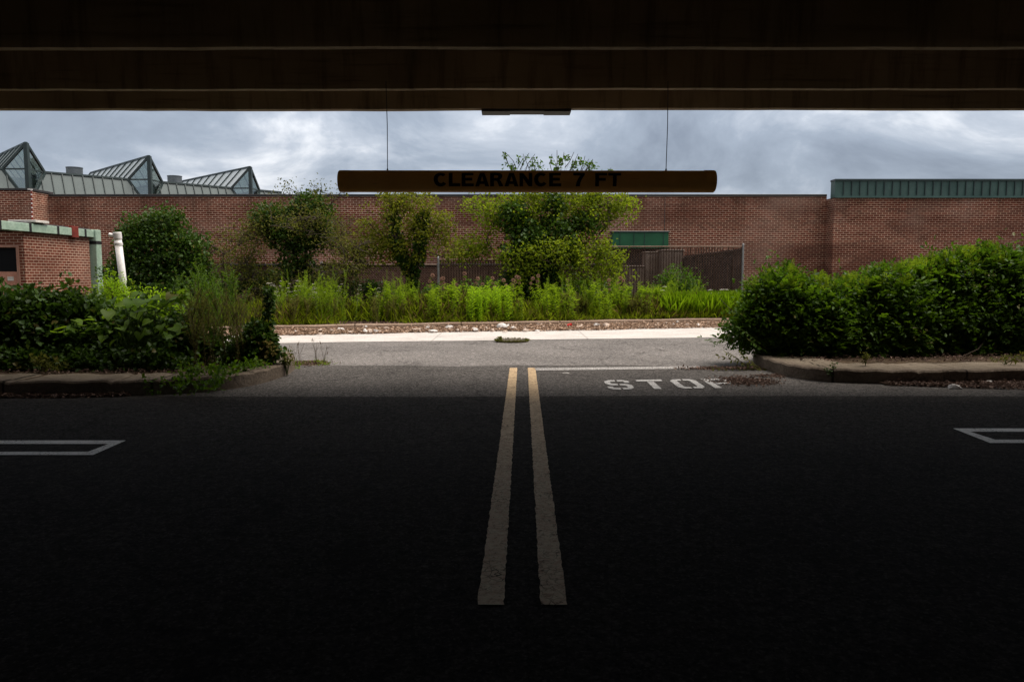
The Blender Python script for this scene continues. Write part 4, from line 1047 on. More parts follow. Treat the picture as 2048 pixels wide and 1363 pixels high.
# --- right hand hedge: four shrubs on the kerbed island
SZ = ISL_H - 0.02
def hedge(label, base_px, Y, blobs, n, leaf='leaf_hedge', nst=7, tips=None, seedv=1):
    blobs = [(b[0], b[1] + (26 if b[1] < 640 else 8), b[2], b[3]) for b in blobs]; tips = [(b[0], b[1] + 26, b[2], b[3]) for b in tips]
    stems = []
    for i in range(nst):
        a = W(base_px + (i - nst / 2) * 26, 700, Y + RNG.normal() * 0.3); top = W(base_px + (i - nst / 2) * 46, blobs[i % len(blobs)][1] + 10, Y + RNG.normal() * 0.3)
        b0_ = np.array([a.x, a.y, SZ]); e_ = np.array(top[:]); e_[2] = max(e_[2], SZ + 0.3)
        stems.append([b0_, b0_ * 0.7 + e_ * 0.3 + RNG.normal(size=3) * 0.05, b0_ * 0.35 + e_ * 0.65 + RNG.normal(size=3) * 0.05, e_])
    t, sk, C, u = woody('shrub', label, 'shrub', 'shrubs crowding the right kerbed island', stems, blobs, Y, n, leaf, 0.078, 5, 'spray', 0.022, shell=0.62, depth=0.85, spread=0.19, branch_n=160, ratio=0.50, stray=0.0)
    co, uo = blob_points(blobs, Y - 0.05, int(n * 0.9), 0.7, 0.85, 2.3, 0.0); co[:, 2] = np.maximum(co[:, 2], SZ + 0.04)
    leaf_obj('outer_leaves', [tuft(co, uo, 9, 0.072, 0.085, 0.25, 0.52)], M['leaf_bush'], t)
    ci, ui = blob_points(blobs, Y + 0.15, int(n * 0.7), 0.1, 0.8); ci[:, 2] = np.maximum(ci[:, 2], SZ + 0.04)
    leaf_obj('inner_leaves', [tuft(ci, ui, 9, 0.085, 0.10, 0.2, 0.42)], M['leaf_bush'], t)
    if tips:
        c2, uu2 = blob_points(tips, Y, int(n * 0.30), 0.75, 0.8, 1.9, 0.0)
        keep = uu2[:, 2] > -0.2; c2, uu2 = c2[keep], uu2[keep]
        leaf_obj('new_shoots', [spray(c2, unit(uu2 * 0.6 + np.array([0, 0, 0.9])), 5, 0.14, 0.05, 0.45, 0.05)], M['leaf_tip'], t)
    return t, sk
hedge('lowest hedge shrub, at the kerb end nearest the lane, its branches overhanging the road', 1600, 10.75, [(1560, 560, 50, 38), (1600, 590, 60, 45), (1530, 600, 42, 45), (1580, 640, 70, 45), (1520, 640, 44, 34), (1488, 655, 32, 20), (1640, 640, 60, 60), (1650, 580, 42, 36), (1600, 690, 60, 30), (1660, 690, 60, 36), (1560, 680, 44, 26)], 1250, tips=[(1560, 550, 50, 34), (1640, 565, 44, 34), (1520, 590, 36, 40)])
hedge('second hedge shrub from the lane, rising behind the kerb end', 1730, 10.9, [(1720, 575, 60, 40), (1780, 555, 60, 42), (1720, 635, 80, 55), (1800, 620, 70, 60), (1680, 620, 40, 50), (1740, 690, 70, 36), (1800, 690, 60, 36)], 1200, tips=[(1720, 560, 60, 32), (1790, 543, 54, 32)])
hedge('second tallest hedge shrub, with fresh tips, left of the tallest one', 1860, 11.1, [(1850, 545, 56, 40), (1900, 525, 50, 40), (1860, 600, 80, 55), (1850, 650, 80, 45), (1930, 600, 56, 60), (1870, 695, 70, 36), (1940, 695, 60, 36)], 1200, tips=[(1850, 530, 54, 34), (1910, 512, 46, 32)])
hedge('tallest hedge shrub, dark and dense at the right edge', 2000, 11.2, [(1960, 515, 50, 36), (2020, 515, 50, 40), (1990, 580, 80, 65), (2080, 530, 60, 55), (2070, 620, 80, 60), (1980, 650, 76, 50), (2000, 700, 70, 36), (2080, 700, 70, 36)], 1400, 'leaf_bush', tips=[(1965, 503, 50, 26)])

def long_shoot(sk_pts, n_pairs, L, ratio, parent, leaf='leaf_bush', stem='stem_dry', name='leaves'):
    pts = np.array(sk_pts, float)
    MB().tube(pts, [0.006 * (1 - 0.75 * i / (len(pts) - 1)) for i in range(len(pts))], 5).build('shoot', M[stem], parent)
    N = n_pairs * 2; f = np.repeat((np.arange(n_pairs) + 0.5) / n_pairs, 2) * (len(pts) - 1.001); i0 = f.astype(int)
    q = pts[i0] + (pts[i0 + 1] - pts[i0]) * (f - i0)[:, None]; ax_ = unit(pts[i0 + 1] - pts[i0]); sd = unit(np.cross(ax_, np.array([0, -0.5, 1.0])))
    sg = np.tile([1, -1], n_pairs)[:, None]; dirn = ax_ * 0.55 + sd * sg * 0.8 + rnd(N) * 0.18 + np.array([0, 0, -0.15])
    ll = L * RNG.uniform(0.7, 1.2, N)
    return leaf_arrays(q, dirn, unit(np.array([0, -0.6, 0.8]) + rnd(N) * 0.4), ll, ll * ratio, 0.1, 0.15)
oh = thing('shrub', 'low spreading shrub with long hanging leaves over the kerb end', 'shrub', tuple(G(1545, 730, 0.0)[:2]) + (SZ,))
prt = []
for (a, b, c, L) in (((1560, 716), (1500, 672), (1446, 640), 0.075), ((1560, 716), (1510, 690), (1458, 668), 0.10), ((1565, 712), (1520, 655), (1470, 622), 0.07), ((1560, 718), (1528, 690), (1478, 655), 0.10), ((1570, 712), (1540, 660), (1500, 612), 0.07), ((1556, 720), (1535, 700), (1500, 682), 0.09), ((1575, 710), (1560, 670), (1530, 630), 0.08)):
    Yq = 10.55 + RNG.normal() * 0.15
    pa, pb, pc = P3(*a, 10.7), P3(*b, Yq), P3(*c, Yq - 0.05)
    pts = [pa * (1 - t) ** 2 + 2 * pb * t * (1 - t) + pc * t * t for t in np.linspace(0, 1, 9)]
    prt.append(long_shoot(pts, 13, L, 0.36, oh))
leaf_obj('leaves', prt, M['leaf_bush'], oh)

fs_ = thing('fallen_branch', 'leafy sprig lying on the road by the stop line', 'branch', tuple(G(1500, 738)))
prt = []
for (a, b, c) in (((1536, 742), (1490, 728), (1432, 710)), ((1500, 737), (1470, 712), (1452, 704)), ((1520, 741), (1500, 722), (1480, 706)), ((1540, 744), (1480, 742), (1420, 735))):
    Yq = 10.1
    pa, pb, pc = P3(*a, Yq), P3(*b, Yq - 0.03), P3(*c, Yq - 0.06)
    for q in (pa, pb, pc): q[2] = max(q[2], 0.012)
    prt.append(long_shoot([pa * (1 - t) ** 2 + 2 * pb * t * (1 - t) + pc * t * t for t in np.linspace(0, 1, 8)], 9, 0.07, 0.33, fs_))
leaf_obj('leaves', prt, M['leaf_dull'], fs_)

# --- left hand island
def shrub_left(label, base_px, Y, blobs, n, leaf, L, per=12, ratio=0.8, group='shrubs crowding the left kerbed island', shell=0.6, spread=0.09, r=0.02, bn=120, cat='shrub', nst=4):
    blobs = [(b[0], b[1] + (20 if b[1] < 640 else 6), b[2], b[3]) for b in blobs]
    stems = []
    for i in range(nst):
        a = W(base_px + (i - nst / 2) * 24, 700, Y + RNG.normal() * 0.2); e_ = np.array(W(blobs[i % len(blobs)][0], blobs[i % len(blobs)][1], Y)[:])
        b0_ = np.array([a.x, a.y, SZ]); stems.append([b0_, (b0_ + e_) / 2 + RNG.normal(size=3) * 0.05, e_])
    return woody('shrub', label, cat, group, stems, blobs, Y, n, leaf, L, per, 'tuft', r, shell=shell, spread=spread, branch_n=bn, ratio=ratio, depth=0.85, stray=0.07)
shrub_left('dense ivy leaved hedge bush at the left edge, below the salmon door', 30, 9.55, [(10, 610, 45, 36), (60, 600, 45, 30), (20, 670, 70, 50), (90, 660, 55, 45), (-60, 620, 60, 60), (-60, 690, 60, 50), (20, 710, 60, 32), (100, 705, 50, 30), (30, 640, 40, 34)], 1100, 'leaf_ivy', 0.08, 13)
shrub_left('dense ivy leaved bush in front of the mint post', 150, 9.75, [(115, 603, 44, 28), (160, 612, 34, 30), (140, 680, 70, 50), (200, 680, 50, 45), (180, 650, 50, 40), (170, 712, 60, 28)], 760, 'leaf_ivy', 0.08, 13)
shrub_left('pale yellow green bush below the foot of the mint post', 205, 12.4, [(195, 600, 42, 26), (230, 585, 22, 34), (170, 615, 40, 26), (215, 630, 40, 30)], 380, 'leaf_tip', 0.055, 12, 0.5)
shrub_left('bright green feathery bush around the foot of the white pipe', 265, 12.2, [(285, 590, 34, 26), (225, 560, 16, 30), (250, 610, 40, 30), (320, 605, 40, 26), (360, 615, 40, 24)], 420, 'leaf_gold', 0.05, 12, 0.4)
shrub_left('dark shaded shrub under the broad leaved plant', 300, 9.8, [(260, 690, 70, 42), (340, 690, 60, 40), (310, 640, 60, 40), (390, 690, 50, 36), (270, 715, 60, 28), (350, 715, 60, 28), (420, 705, 40, 30)], 700, 'leaf_ivy', 0.08, 12)
shrub_left('low ivy ground cover spilling over the left walk', 120, 9.1, [(30, 722, 50, 18), (110, 725, 50, 16), (190, 722, 50, 18), (270, 722, 50, 18), (-40, 725, 50, 18), (340, 720, 40, 16)], 420, 'leaf_ivy', 0.065, 11, nst=3)
t_c, *_ = shrub_left('ivy mound on the rounded corner of the left island', 505, 9.45, [(505, 695, 32, 28), (525, 685, 20, 26), (480, 708, 34, 20), (532, 700, 14, 22), (512, 660, 14, 18)], 380, 'leaf_ivy', 0.06, 13, 0.85, spread=0.05)
# a few yellowing leaves on the ivy corner
cy, uy = blob_points([(536, 702, 14, 20)], 9.35, 30, 0.6)
leaf_obj('yellowing_leaves', [tuft(cy, uy, 5, 0.045, 0.03, 0.2, 0.8)], M['grass_dry'], t_c)
# ivy wrapped stalk
ks = thing('ivy_stalk', 'upright dead stalk wrapped in ivy at the island corner', 'plant', tuple(G(538, 722, 0.0)[:2]) + (SZ,))
sp_ = [np.array([G(538, 722, 0).x, 9.55, SZ]), P3(539, 690, 9.55), P3(536, 640, 9.55), P3(541, 600, 9.55), P3(536, 578, 9.55)]
MB().tube(sp_, [0.012, 0.01, 0.008, 0.006, 0.003], 6).build('stalk', M['stem_dry'], ks)
seg = np.array([sp_[i] + (sp_[i + 1] - sp_[i]) * f for i in range(4) for f in RNG.random(34)]); uu = unit(rnd(len(seg)) * np.array([1, 1, .3]))
leaf_obj('ivy', [tuft(seg + uu * 0.03, uu, 4, 0.05, 0.016, 0.0, 0.85, 1.0, 0.3)], M['leaf_ivy'], ks)

# broad leaved plant: heart shaped leaves on long stalks
def heart_leaves(C, dirn, nrm, L):
    prof = [(-0.12, 0.16), (-0.16, 0.34), (0.02, 0.50), (0.30, 0.52), (0.62, 0.34), (1.0, 0.0)]
    V, F = [], []
    for c, d_, n_, l in zip(C, unit(dirn), nrm, L):
        s_ = np.cross(d_, n_); s_ /= max(np.linalg.norm(s_), 1e-6); nn_ = np.cross(s_, d_); n0 = len(V)
        mid = [0.0, 0.02, 0.16, 0.40, 0.70, 1.0]
        for k_ in range(6):
            V.append(c + d_ * l * mid[k_] - nn_ * l * (0.20 * mid[k_] ** 2))
            for sg in (1, -1):
                x, w = prof[k_]; V.append(c + d_ * l * x + s_ * sg * w * l + nn_ * l * (0.10 * w * 2 - 0.20 * max(x, 0) ** 2 + 0.03 * math.sin(k_ * 2.1 + sg)))
        for k_ in range(5):
            a = n0 + 3 * k_; b = a + 3
            F += [(a, a + 1, b + 1, b), (a, b, b + 2, a + 2)]
    return np.array(V), np.array(F)
bp = thing('broadleaf_plant', 'large heart leaved plant sprawling over the left island', 'plant', tuple(G(270, 735, 0.0)[:2]) + (SZ,))
spots = [(215, 622, .17), (186, 640, .12), (200, 655, .17), (250, 610, .15), (285, 600, .18), (262, 600, .15), (310, 615, .16), (335, 632, .15), (345, 655, .17), (365, 650, .15), (300, 640, .13), (232, 640, .15), (272, 625, .16), (322, 650, .13), (292, 620, .14), (348, 588, .17), (366, 584, .16), (352, 596, .12), (225, 598, .12), (240, 655, .14),
         (130, 655, .18), (115, 665, .16), (150, 662, .15), (165, 650, .14), (140, 672, .13), (310, 700, .13), (318, 715, .12), (300, 692, .11), (280, 665, .12), (335, 668, .12), (180, 668, .13), (208, 672, .12), (258, 640, .13), (330, 600, .13), (305, 596, .14), (278, 585, .14), (350, 672, .12), (366, 664, .13), (150, 640, .12), (230, 680, .11)]
root = np.array([G(270, 735, 0).x, 9.35, SZ]); roots = [root, root + np.array([-0.8, 0.1, 0]), root + np.array([0.4, 0.0, 0])]
stm = MB(); C_, D_, N_, L_ = [], [], [], []
for (px, py, l) in spots:
    q = P3(px, py, 9.25 + RNG.normal() * 0.12); r0 = min(roots, key=lambda r: np.linalg.norm(r - q)) + RNG.normal(size=3) * np.array([.08, .06, 0]); r0[2] = SZ
    mid = (r0 + q) / 2 + np.array([0, 0, 0.12]); stm.tube([r0, (r0 + mid) / 2 + np.array([0, 0, .05]), mid, (mid + q) / 2 + np.array([0, 0, .03]), q], [0.009, 0.008, 0.006, 0.005, 0.004], 5)
    C_.append(q); D_.append(np.array([RNG.normal() * 0.8, -0.7, -0.25 + RNG.normal() * 0.3])); N_.append(np.array([RNG.normal() * 0.35, -0.25 + RNG.normal() * 0.3, 1.0])); L_.append(l * RNG.uniform(0.85, 1.1))
stm.build('stalks', M['stem_green'], bp)
V, F = heart_leaves(C_, np.array(D_), np.array(N_), L_)
leaf_obj('leaves', [(V, F)], M['leaf_broad'], bp)
small_c, small_u = blob_points([(300, 625, 70, 30), (220, 650, 50, 30), (330, 650, 40, 26), (150, 660, 36, 20), (350, 590, 24, 16)], 9.4, 130, 0.3)
V, F = heart_leaves(small_c, small_u + np.array([0, -0.5, -0.1]), unit(np.array([0, -0.2, 1.0]) + rnd(len(small_c)) * 0.35), RNG.uniform(0.05, 0.10, len(small_c)))
leaf_obj('small_leaves', [(V, F)], M['leaf_broad'], bp)

# --- tall thin weeds, each a stem with its leaves
def weed_proto(name, label, cat, group, h, n_leaf, L, ratio, leaf, stem, curve=0.08, branch=0, up=0.7, flower=None, taper=0.5, low=0.05):
    t = thing(name, label, cat, (0, 0, 0), group)
    bx_, by_ = RNG.normal() * curve * h, RNG.normal() * curve * h
    pts = np.array([[bx_ * s * s, by_ * s * s, h * s] for s in np.linspace(0, 1, 9)])
    m = MB().tube(pts, [0.0055 - 0.0035 * i / 8 for i in range(9)], 4)
    axes_ = [pts]
    for b in range(branch):
        s = RNG.uniform(0.25, 0.85); q = pts[int(s * 8)]; a = RNG.random() * 6.28; ln = h * (1 - s) * RNG.uniform(0.5, 0.9) + 0.06
        e_ = q + np.array([math.cos(a) * ln * 0.45, math.sin(a) * ln * 0.45, ln * 0.85]); br_pts = np.array([q + (e_ - q) * f + np.array([0, 0, 0.03 * math.sin(3.1 * f)]) for f in np.linspace(0, 1, 5)])
        m.tube(br_pts, [0.0035, 0.003, 0.0025, 0.002, 0.0015], 4, False); axes_.append(br_pts)
    m.build('stem', M[stem], t)
    pos, dr_ = [], []
    for k_, ap in enumerate(axes_):
        nl = n_leaf if k_ == 0 else max(6, int(n_leaf * 0.35))
        s = low + (1 - low) * (np.arange(nl) + RNG.random(nl)) / nl if k_ == 0 else 0.15 + 0.85 * RNG.random(nl)
        f = s * (len(ap) - 1.001); i0 = f.astype(int); q = ap[i0] + (ap[i0 + 1] - ap[i0]) * (f - i0)[:, None]
        an = np.arange(nl) * 2.4 + RNG.random(nl) * 0.6; pos.append(q); dr_.append(np.stack([np.cos(an), np.sin(an), np.full(nl, up) + RNG.normal(size=nl) * 0.2], 1))
    pos = np.concatenate(pos); dr_ = unit(np.concatenate(dr_)); N = len(pos)
    ll = L * RNG.uniform(0.7, 1.2, N) * (1 - taper * np.clip(pos[:, 2] / h, 0, 1))
    nrm = unit(np.stack([-dr_[:, 0] * 0.6, -dr_[:, 1] * 0.6, np.ones(N)], 1) + rnd(N) * 0.2)
    leaf_obj('foliage', [leaf_arrays(pos, dr_, nrm, ll, ll * ratio, 0.15, 0.3)], M[leaf], t)
    if flower:
        for (fz, r_, mt, kind) in flower:
            q = pts[min(8, int(fz * 8))] + np.array([RNG.normal() * 0.03, RNG.normal() * 0.03, 0.03])
            n = 90
            if kind == 'ball': u = unit(rnd(n)); pp = q + u * r_ * 0.6; leaf_obj('flower_head', [leaf_arrays(pp, u, unit(rnd(n)), r_ * 0.55, r_ * 0.30)], M[mt], t)
            else:
                u = rnd(n) * np.array([1, 1, 0.0]); u = u / np.maximum(1, np.linalg.norm(u, axis=1, keepdims=True)); pp = q + u * r_ + np.array([0, 0, 1]) * (0.25 * r_ * (1 - np.linalg.norm(u, axis=1, keepdims=True) ** 2)); leaf_obj('flower_head', [leaf_arrays(pp, rnd(n) * np.array([1, 1, .2]), np.tile([0, 0, 1.0], (n, 1)), r_ * 0.22, r_ * 0.2)], M[mt], t)
    return t
def place(protos, spots, zbase, sc0=(0.85, 1.15), hscale=None):
    used = set()
    for i, (x, y) in enumerate(spots):
        p_ = protos[i % len(protos)]
        o = p_ if i < len(protos) else copy_tree(p_)
        s = RNG.uniform(*sc0); o.location = (x, y, zbase); o.rotation_euler = (RNG.normal() * 0.06, RNG.normal() * 0.06, RNG.random() * 6.28); o.scale = (s, s, s * RNG.uniform(0.92, 1.08))
def band(n, px0, px1, d0, d1, dens=None):
    res = []
    while len(res) < n * 0.72:
        px = RNG.uniform(px0, px1)
        if mnoise.noise(Vector((px * 0.028, n * 1.7, 0))) + RNG.normal() * 0.15 < -0.12: continue
        Yk = kerb_line((px - CX) / FPX * 18.5) + 0.2 + RNG.uniform(d0, d1); res.append(((px - CX) / FPX * Yk, Yk))
    return res
G1 = 'verge weeds between the gutter and the fence'
pr_ = [weed_proto('goldenrod', 'vivid lime green leafy weed in the dense clump by the gutter', 'weed', 'lime green weeds in one dense clump', RNG.uniform(.80, .95), 70, 0.14, 0.24, 'leaf_gold', 'stem_green', 0.06, 0, 0.75, low=0.03, taper=0.35) for _ in range(4)]
place(pr_, band(105, 905, 1020, 0.05, 1.3), VZ, (0.62, 1.04))
pr_ = [weed_proto('leafy_weed', 'upright mid green leafy weed in the verge', 'weed', G1, RNG.uniform(.85, 1.0), 46, 0.14, 0.32, 'leaf_weed', 'stem_green', 0.09, 2, 0.65, low=0.03) for _ in range(5)]
place(pr_, band(60, 855, 915, 0.1, 1.5) + band(90, 1015, 1250, 0.05, 1.4) + band(70, 1230, 1330, 0.3, 1.8) + band(30, 700, 830, 0.8, 2.0), VZ, (0.5, 1.08))
pr_ = [weed_proto('milkweed', 'broad leaved weed topped with dusty pink flower heads', 'weed', 'pink flowered weeds behind the lime green clump', RNG.uniform(1.05, 1.2), 26, 0.16, 0.42, 'leaf_weed', 'stem_green', 0.05, 0, 0.5, [(1, 0.055, 'flower_pink', 'ball'), (0.9, 0.045, 'flower_pink', 'ball'), (0.85, 0.04, 'flower_pink', 'ball')]) for _ in range(3)]
place(pr_, [((px - CX) / FPX * Yk, Yk) for px, Yk in ((870, 19.2), (886, 19.5), (910, 19.6), (925, 19.9), (945, 19.7), (962, 19.9), (982, 19.8), (996, 20.0), (1033, 19.9), (1045, 19.8), (1025, 19.5), (1062, 19.9), (1072, 20.1), (1020, 19.3), (1235, 20.0), (1250, 20.3), (1225, 20.1), (860, 19.0), (1140, 20.2))], VZ, (0.78, 0.98))
pr_ = [weed_proto('spire_weed', 'tall feathery spire weed standing above the verge', 'weed', 'feathery spire weeds in the verge', RNG.uniform(1.15, 1.35), 130, 0.075, 0.24, 'leaf_weed', 'stem_green', 0.06, 3, 0.9, taper=0.6) for _ in range(5)]
place(pr_, band(34, 1085, 1240, 0.6, 2.0) + band(26, 760, 835, 0.6, 1.8) + band(26, 632, 690, 0.3, 1.5) + band(16, 590, 625, 0.6, 1.8) + band(14, 1330, 1400, 0.8, 2.0) + band(10, 560, 620, 0.8, 2.0), VZ, (0.75, 1.02))
pr_ = [weed_proto('dull_weed', 'brownish dry weed among the verge grass', 'weed', 'dry weeds in the verge', RNG.uniform(.5, .75), 55, 0.075, 0.32, 'leaf_dull', 'stem_dry', 0.12, 6, 0.6) for _ in range(4)]
place(pr_, band(50, 560, 860, 0.1, 1.6) + band(30, 1120, 1200, 0.3, 1.6) + band(20, 1250, 1310, 0.1, 0.9) + band(12, 1380, 1470, 0.5, 1.5), VZ)
pr_ = [weed_proto('daisy', 'white flowered daisy plant in the verge grass', 'flower', 'white daisies in the verge grass', RNG.uniform(.75, .9), 22, 0.06, 0.2, 'leaf_weed', 'stem_green', 0.12, 5, 0.7, [(1, 0.028, 'flower_white', 'flat'), (0.95, 0.024, 'flower_white', 'flat'), (0.8, 0.022, 'flower_white', 'flat'), (0.9, 0.022, 'flower_white', 'flat')]) for _ in range(3)]
place(pr_, band(36, 545, 640, 0.4, 1.9) + band(10, 640, 760, 0.4, 1.8), VZ)
pr_ = [weed_proto('wild_carrot', 'white umbrella flowered plant in the grass near the tall fence', 'flower', 'white umbels in the grass near the tall fence', 0.82, 20, 0.10, 0.3, 'leaf_weed', 'stem_green', 0.05, 2, 0.7, [(1, 0.06, 'flower_white', 'flat'), (0.92, 0.035, 'flower_white', 'flat'), (0.85, 0.03, 'flower_white', 'flat')]) for _ in range(2)]
place(pr_, [((px - CX) / FPX * Yk, Yk) for px, Yk in ((1318, 20.6), (1328, 20.8), (1440, 20.8), (1452, 20.9), (1424, 20.3))], VZ, (0.85, 1.0))

# left island stalks
pr_ = [weed_proto('dry_stalk', 'tall thin leafy stalk in the thicket on the left island', 'weed', 'thin stalks in the thicket on the left island', RNG.uniform(1.05, 1.25), 75, 0.042, 0.32, 'leaf_dull', 'stem_dry', 0.10, 7, 0.8, taper=0.3) for _ in range(5)]
place(pr_, [((px - CX) / FPX * Yk, Yk) for px, Yk in zip(RNG.uniform(380, 505, 34), RNG.uniform(9.0, 10.4, 34))], SZ, (0.7, 0.98))
pr_ = [weed_proto('leafy_stalk', 'tall dark green stalk at the back of the thicket on the left island', 'weed', 'dark green stalks on the left island', RNG.uniform(1.1, 1.3), 120, 0.045, 0.35, 'leaf_hedge', 'stem_green', 0.08, 6, 0.8, taper=0.3) for _ in range(4)]
place(pr_, [((px - CX) / FPX * Yk, Yk) for px, Yk in zip(RNG.uniform(365, 470, 16), RNG.uniform(9.6, 11.2, 16))], SZ, (0.8, 1.05))
# creeping vine over the left kerb
vn = thing('vine', 'creeping vine trailing over the edge of the left kerb', 'vine', tuple(G(420, 745, 0.0)[:2]) + (SZ,))
vc, vu, vm_ = [], [], MB()
for (a, b) in (((520, 735), (470, 745)), ((500, 738), (430, 752)), ((440, 745), (385, 752)), ((400, 748), (352, 772)), ((385, 742), (360, 758)), ((440, 752), (425, 778)), ((450, 745), (440, 760)), ((540, 728), (490, 742))):
    pa, pb = np.array(G(*a, ISL_H)[:]), np.array(G(*b, ISL_H)[:]); 
    pts = [pa + (pb - pa) * f + np.array([0, 0, 0.03 + 0.03 * math.sin(7 * f)]) for f in np.linspace(0, 1, 7)]
    for q in pts:
        if q[1] < 8.2 + (0.0): q[2] -= 0.05
    vm_.tube(pts, 0.004, 4, False)
    for q in pts:
        for _ in range(5): vc.append(q + RNG.normal(size=3) * np.array([0.06, 0.04, 0.02]) + np.array([0, 0, 0.02])); vu.append(RNG.normal(size=3))
for (px, py0, py1) in ((352, 760, 782), (425, 757, 780), (408, 755, 772), (362, 757, 770)):
    g = G(px, py1, 0.0); y_ = g.y - 0.04
    for f in np.linspace(0, 1, 6): vc.append(np.array([g.x + RNG.normal() * 0.02, G(px, 757, ISL_H).y - 0.05 * f - 0.12, ISL_H * (1 - f) + 0.03])); vu.append(np.array([RNG.normal() * .5, -1, -0.6]))
vm_.build('stems', M['stem_green'], vn)
leaf_obj('leaves', [tuft(np.array(vc), unit(np.array(vu)), 3, 0.05, 0.025, 0.2, 0.62)], M['leaf_hedge'], vn)
# seedlings on the walks
def seedling(label, g, h, n, L, leaf, r):
    t = thing('seedling', label, 'seedling', (g.x, g.y, g.z), 'seedlings sprouting along the kerbs')
    m = MB(); ends_ = []
    for i in range(n):
        a = RNG.random() * 6.28; e_ = np.array([g.x + math.cos(a) * r, g.y + math.sin(a) * r * 0.7, g.z + h * RNG.uniform(.5, 1)]); b0_ = np.array(g[:])
        m.tube([b0_, (b0_ + e_) / 2 + np.array([0, 0, h * .15]), e_], [0.004, 0.003, 0.002], 4, False); ends_ += [e_, (b0_ + e_) / 2 + np.array([0, 0, h * .15])]
    m.build('stems', M['stem_green'], t); ends_ = np.array(ends_)
    leaf_obj('leaves', [tuft(ends_, unit(rnd(len(ends_))), 6, L, 0.02, 0.3, 0.42)], M[leaf], t); return t
seedling('pale seedling sprouting under the left edge hedge bush', G(80, 742, ISL_H), 0.16, 7, 0.07, 'leaf_dull', 0.16)
seedling('small seedling under the ivy bush by the mint post', G(110, 742, ISL_H), 0.10, 5, 0.05, 'leaf_dull', 0.12)
seedling('yellow green weed growing at the end of the left kerb', G(574, 752, 0.0), 0.34, 9, 0.055, 'leaf_dull', 0.07)
seedling('small upright seedling on the right walk in front of the hedge', G(1731, 731, ISL_H), 0.15, 4, 0.045, 'leaf_dull', 0.03)
seedling('low leafy seedling on the right walk near the edge of the photo', G(2010, 728, ISL_H), 0.14, 6, 0.05, 'leaf_dull', 0.20)
seedling('thin seedling growing in the crack at the foot of the right kerb', G(1660, 764, 0.0), 0.24, 5, 0.04, 'leaf_ivy', 0.05)
# seeding grass tufts at the left kerb end
gt = [thing('grass_tuft', 'seeding grass tuft in the litter beyond the left kerb end', 'grass tuft', tuple(G(px, py)), 'seeding grass tufts near the left kerb end') for px, py in ((588, 738), (632, 726), (600, 730), (648, 730))]
for t in gt:
    g = t.location; m = MB(); hd = []
    for i in range(7):
        a = RNG.random() * 6.28; h = RNG.uniform(0.15, 0.34); e_ = np.array([g.x + math.cos(a) * 0.12 * h * 4 * RNG.random(), g.y + math.sin(a) * 0.06, h]); b0_ = np.array([g.x, g.y, 0.0])
        md = (b0_ + e_) / 2 + np.array([(b0_[0] - e_[0]) * 0.25, 0, 0.02]); m.tube([b0_, md, e_], [0.002, 0.0017, 0.0013], 3, False)
        if i < 4: hd.append((e_, e_ - md))
    m.build('stems', M['stem_dry'], t)
    q = np.array([h[0] for h in hd]); dd_ = np.array([h[1] for h in hd])
    for h_, e_ in zip(q, dd_): leaf_obj('seed_head', [leaf_arrays(h_[None], e_[None], unit(rnd(1)), 0.06, 0.014)], M['leaf_brown'], t)
    n = 26; pp = np.tile(np.array(g[:]), (n, 1)) + rnd(n) * np.array([0.05, 0.03, 0]); leaf_obj('blades', [leaf_arrays(pp, unit(rnd(n) * np.array([.6, .6, 0]) + np.array([0, 0, 0.6])), unit(rnd(n)), RNG.uniform(.05, .12, n), 0.007)], M['leaf_weed'], t)

# --- grass of the verge (nobody could count it)
def grass(name, label, n, xr, d0, d1, h0, h1, mat, zb_=VZ, dens=None):
    x = RNG.uniform(*xr, n); Yk = kerb_line(x) + 0.2 + d0 + (d1 - d0) * RNG.random(n) ** 1.3
    patch = np.array([mnoise.noise(Vector((a * 0.45, b * 0.45, 3.3))) for a, b in zip(x, Yk)])
    keep = patch + RNG.normal(size=n) * 0.12 > (-0.12 if dens is None else dens); x, Yk, patch = x[keep], Yk[keep], patch[keep]; n = len(x)
    h = RNG.uniform(h0, h1, n) * (0.8 + 0.7 * np.clip(patch + 0.2, 0, 0.8)); h *= np.clip(0.35 + (Yk - kerb_line(x) - 0.2) / 0.9, 0.35, 1.0)
    pos = np.stack([x, Yk, np.full(n, zb_ - 0.01)], 1); lean = RNG.normal(size=(n, 2)) * 0.34
    dirn = np.stack([lean[:, 0], lean[:, 1], np.ones(n)], 1); nrm = rnd(n) * np.array([1, 1, 0.1])
    V, F = leaf_arrays(pos, dirn, nrm, h, RNG.uniform(0.010, 0.022, n), 0.05, 0.35)
    o = link_mesh(name, np_mesh(name, V, F), M[mat]); tag(o, label, 'grass', kind='stuff'); return o
grass('grass', 'tall green grass filling the verge behind the far kerb', 30000, (-14, 14), 0.0, 2.4, 0.28, 0.62, 'grass')
grass('grass', 'lower rough grass reaching back to the fence', 16000, (-16, 16), 2.0, 7.0, 0.25, 0.55, 'grass', dens=-0.2)
grass('grass', 'straw coloured dry grass mixed into the verge', 11000, (-9, 9), 0.1, 2.4, 0.30, 0.65, 'grass_dry', dens=0.05)
# soft lush grass at the right end of the verge
n = 9000; px = RNG.uniform(1330, 1560, n); dd_ = RNG.uniform(0.1, 1.8, n); x = (px - CX) / FPX * 20; Yk = kerb_line(x) + 0.25 + dd_
V, F = leaf_arrays(np.stack([x, Yk, np.full(n, VZ)], 1), np.stack([RNG.normal(size=n) * .2, RNG.normal(size=n) * .2, np.ones(n)], 1), rnd(n) * np.array([1, 1, .1]), RNG.uniform(.35, .75, n), 0.020, 0.05, 0.35)
tag(link_mesh('grass', np_mesh('grass', V, F), M['leaf_gold']), 'lush bright grass at the right end of the verge', 'grass', kind='stuff')

